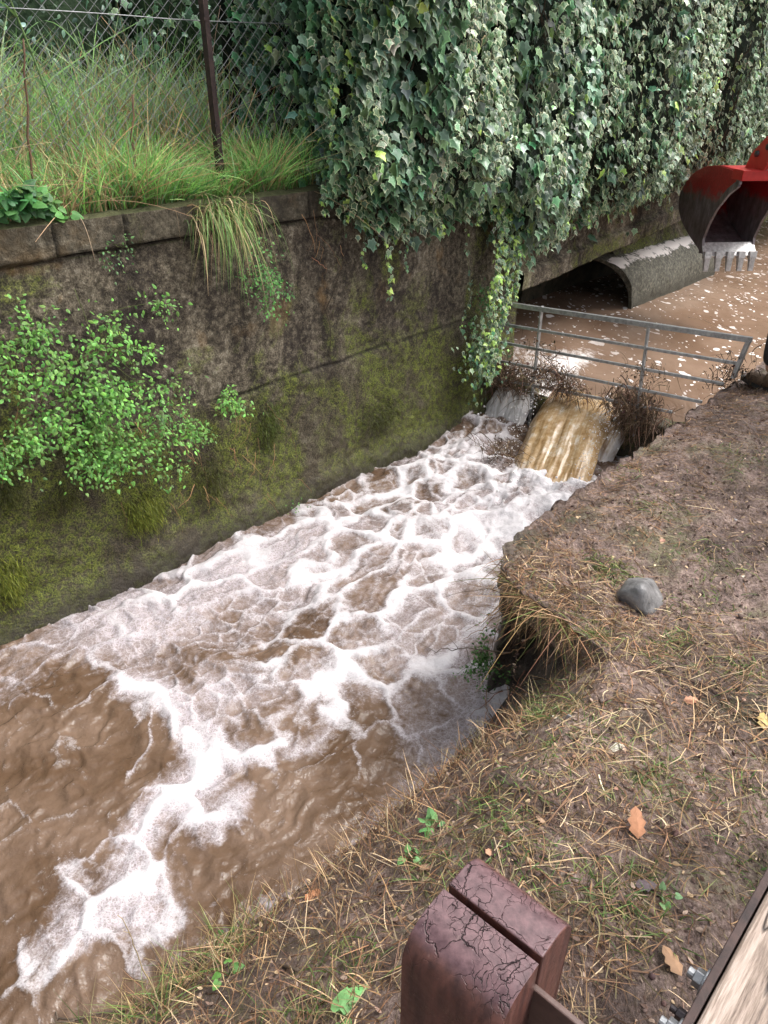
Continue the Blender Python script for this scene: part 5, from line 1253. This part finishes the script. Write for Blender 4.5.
# ------------------------------------------------------------------ person standing at the right edge (boot and trouser leg in view)
def skin(name, verts, edges, radii, mat, sub=2):
    me = bpy.data.meshes.new(name); me.from_pydata([tuple(v) for v in verts], edges, []); o = bpy.data.objects.new(name, me); COL.objects.link(o)
    sk = o.modifiers.new('skin', 'SKIN'); sk.use_smooth_shade = True
    for i, r in enumerate(radii): me.skin_vertices[0].data[i].radius = (r, r) if not isinstance(r, tuple) else r
    me.skin_vertices[0].data[0].use_root = True
    s2 = o.modifiers.new('sub', 'SUBSURF'); s2.levels = sub; s2.render_levels = sub; me.materials.append(mat); return o
M_trou = m_simple('dark_trousers', (.010, .010, .012), (.035, .03, .03), 60, .85, 0, .4)
M_boot = m_simple('muddy_boot', (.05, .03, .02), (.16, .10, .06), 30, .7, 0, .5)
M_coat = m_simple('dark_jacket', (.02, .025, .03), (.05, .06, .07), 30, .8, 0, .3)
M_skin = m_simple('skin', (.36, .20, .14), (.46, .27, .19), 30, .5, 0, .1)
M_hair = m_simple('dark_hair', (.01, .008, .006), (.03, .02, .015), 90, .6, 0, .5)
fp = atz(762, 391, .0); side = np.array([1, 0, 0.]); 
F_ = nrm(np.array([[-.30, .95, 0]]))[0]; S_ = np.array([F_[1], -F_[0], 0]); gx = fp + S_ * .045 + F_ * .02   # left boot centre
ctr = gx + S_ * .14; pe = thing('person', 'person in dark trousers and muddy brown boots standing at the right edge of the bank', 'person', ctr)
J = {}
def pt(s, f, z): return ctr + S_ * s + F_ * f + UP * z
vs = [pt(0, 0, .98), pt(0, 0, 1.15), pt(0, .01, 1.35), pt(0, 0, 1.47), pt(0, .01, 1.55), pt(0, .02, 1.64), pt(0, .03, 1.72)]
ed = [(i, i + 1) for i in range(6)]; rad = [.115, .095, .11, .055, .052, .085, .06]
i = len(vs); vs += [pt(0, .118, 1.62), pt(.09, .01, 1.63), pt(-.09, .01, 1.63)]; ed += [(5, i), (5, i + 1), (5, i + 2)]; rad += [.014, .018, .018]
for sg in (-1, 1):
    i = len(vs); vs += [pt(.10 * sg, 0, .90), pt(.125 * sg, .01, .50), pt(.14 * sg, -.01, .10)]; ed += [(0, i), (i, i + 1), (i + 1, i + 2)]; rad += [.095, .062, .045]
    i = len(vs); vs += [pt(.19 * sg, 0, 1.42), pt(.25 * sg, -.01, 1.14), pt(.26 * sg, .06, .90), pt(.26 * sg, .08, .84)]; ed += [(2, i), (i, i + 1), (i + 1, i + 2), (i + 2, i + 3)]; rad += [.045, .034, .026, .032]
    for j, fo in enumerate((-.03, -.01, .012, .03)):
        k_ = len(vs); ln = (.055, .075, .08, .07)[3 - j]; vs += [pt(.262 * sg, .085 + fo, .80), pt((.26 - .01) * sg, .09 + fo, .80 - ln * .5), pt((.25 - .01) * sg, .095 + fo, .80 - ln)]; ed += [(i + 3, k_), (k_, k_ + 1), (k_ + 1, k_ + 2)]; rad += [.010, .009, .007]
    k_ = len(vs); vs += [pt(.245 * sg, .125, .83), pt(.235 * sg, .14, .79)]; ed += [(i + 3, k_), (k_, k_ + 1)]; rad += [.011, .009]
body = skin('body', vs, ed, rad, M_skin); keep(body, pe)
vs = [pt(0, 0, 1.0), pt(0, 0, .94)]; ed = [(0, 1)]; rad = [.155, .15]
for sg in (-1, 1):
    i = len(vs); vs += [pt(.105 * sg, 0, .86), pt(.13 * sg, .01, .50), pt(.142 * sg, -.01, .14)]; ed += [(1, i), (i, i + 1), (i + 1, i + 2)]; rad += [.11, .082, .072]
o = skin('trousers', vs, ed, rad, M_trou); keep(o, pe)
vs = [pt(0, 0, .86), pt(0, 0, 1.10), pt(0, .01, 1.34), pt(0, .005, 1.47)]; ed = [(0, 1), (1, 2), (2, 3)]; rad = [.205, .19, .20, .10]
for sg in (-1, 1): i = len(vs); vs += [pt(.20 * sg, 0, 1.42), pt(.255 * sg, -.01, 1.14), pt(.262 * sg, .05, .93)]; ed += [(2, i), (i, i + 1), (i + 1, i + 2)]; rad += [.085, .068, .055]
o = skin('jacket', vs, ed, rad, M_coat); keep(o, pe)
for sg in (-1, 1):
    o = mesh_obj('eye', pt(.032 * sg, .092, 1.655) + iv1 * .011, it1, M_black); keep(o, pe)
b = MB(); b.tube(np.array([pt(-.025, .098, 1.585), pt(0, .104, 1.583), pt(.025, .098, 1.585)]), .005, None, 6); o = b.build('mouth', M_pink); keep(o, pe)
o = mesh_obj('hair', pt(0, -.022, 1.70) + (iv * [.092, .092, .085]), it, M_hair); keep(o, pe)
for sg in (-1, 1):
    vs = [pt(.14 * sg, -.045, .13), pt(.14 * sg, -.03, .05), pt(.14 * sg, .07, .04), pt(.142 * sg, .17, .035)]; o = skin('boot', vs, [(0, 1), (1, 2), (2, 3)], [.062, .05, .046, .04], M_boot); keep(o, pe)
    b = MB(); tt = np.linspace(0, 2 * math.pi, 25)[:-1]; b.prism([(.14 * sg + .048 * math.cos(t_), .065 + .155 * math.sin(t_)) for t_ in tt], ctr + UP * .0, S_, F_, UP * .022); s_ = b.build('sole', M_black, None, False); keep(s_, pe); s_.parent = o; s_.matrix_parent_inverse = (Matrix.Translation(pe.location)).inverted() if False else s_.matrix_parent_inverse

# ------------------------------------------------------------------ camera, light
cd = bpy.data.cameras.new('camera'); cam = bpy.data.objects.new('camera', cd); COL.objects.link(cam)
cd.sensor_fit = 'VERTICAL'; cd.sensor_height = 36; cd.lens = 26; cd.clip_start = .02; cd.clip_end = 500
cam.location = (0, 0, 1.7); cam.rotation_euler = (math.pi / 2 - PITCH, 0, 0); scene.camera = cam
w = bpy.data.worlds.new('World'); scene.world = w; w.use_nodes = True; nt = w.node_tree
bg = nt.nodes['Background']; sky = nt.nodes.new('ShaderNodeTexSky'); sky.sky_type = 'NISHITA'; sky.sun_disc = False
SUN_EL, SUN_AZ = math.radians(57), math.radians(78)
sky.sun_elevation = SUN_EL; sky.sun_rotation = SUN_AZ; sky.air_density = 1.0; sky.dust_density = 6.0; sky.ozone_density = 1.0
hs = nt.nodes.new('ShaderNodeHueSaturation'); hs.inputs['Saturation'].default_value = .28; hs.inputs['Value'].default_value = 2.25
nt.links.new(sky.outputs[0], hs.inputs['Color']); nt.links.new(hs.outputs[0], bg.inputs[0]); bg.inputs[1].default_value = .15
ld = bpy.data.lights.new('sun', 'SUN'); lo = bpy.data.objects.new('sun', ld); COL.objects.link(lo)
ld.energy = 2.3; ld.angle = math.radians(22); ld.color = (1, .96, .91)
sd = Vector((math.sin(SUN_AZ) * math.cos(SUN_EL), math.cos(SUN_AZ) * math.cos(SUN_EL), math.sin(SUN_EL)))
lo.rotation_euler = (-sd).to_track_quat('-Z', 'Y').to_euler(); lo.location = (3, 4, 6)
scene.cycles.max_bounces = 6; scene.cycles.transmission_bounces = 4; scene.cycles.diffuse_bounces = 3; scene.cycles.glossy_bounces = 3; scene.cycles.use_adaptive_sampling = True; scene.cycles.adaptive_threshold = .03
scene.view_settings.view_transform = 'Standard'; scene.view_settings.look = 'None'; scene.view_settings.exposure = 0
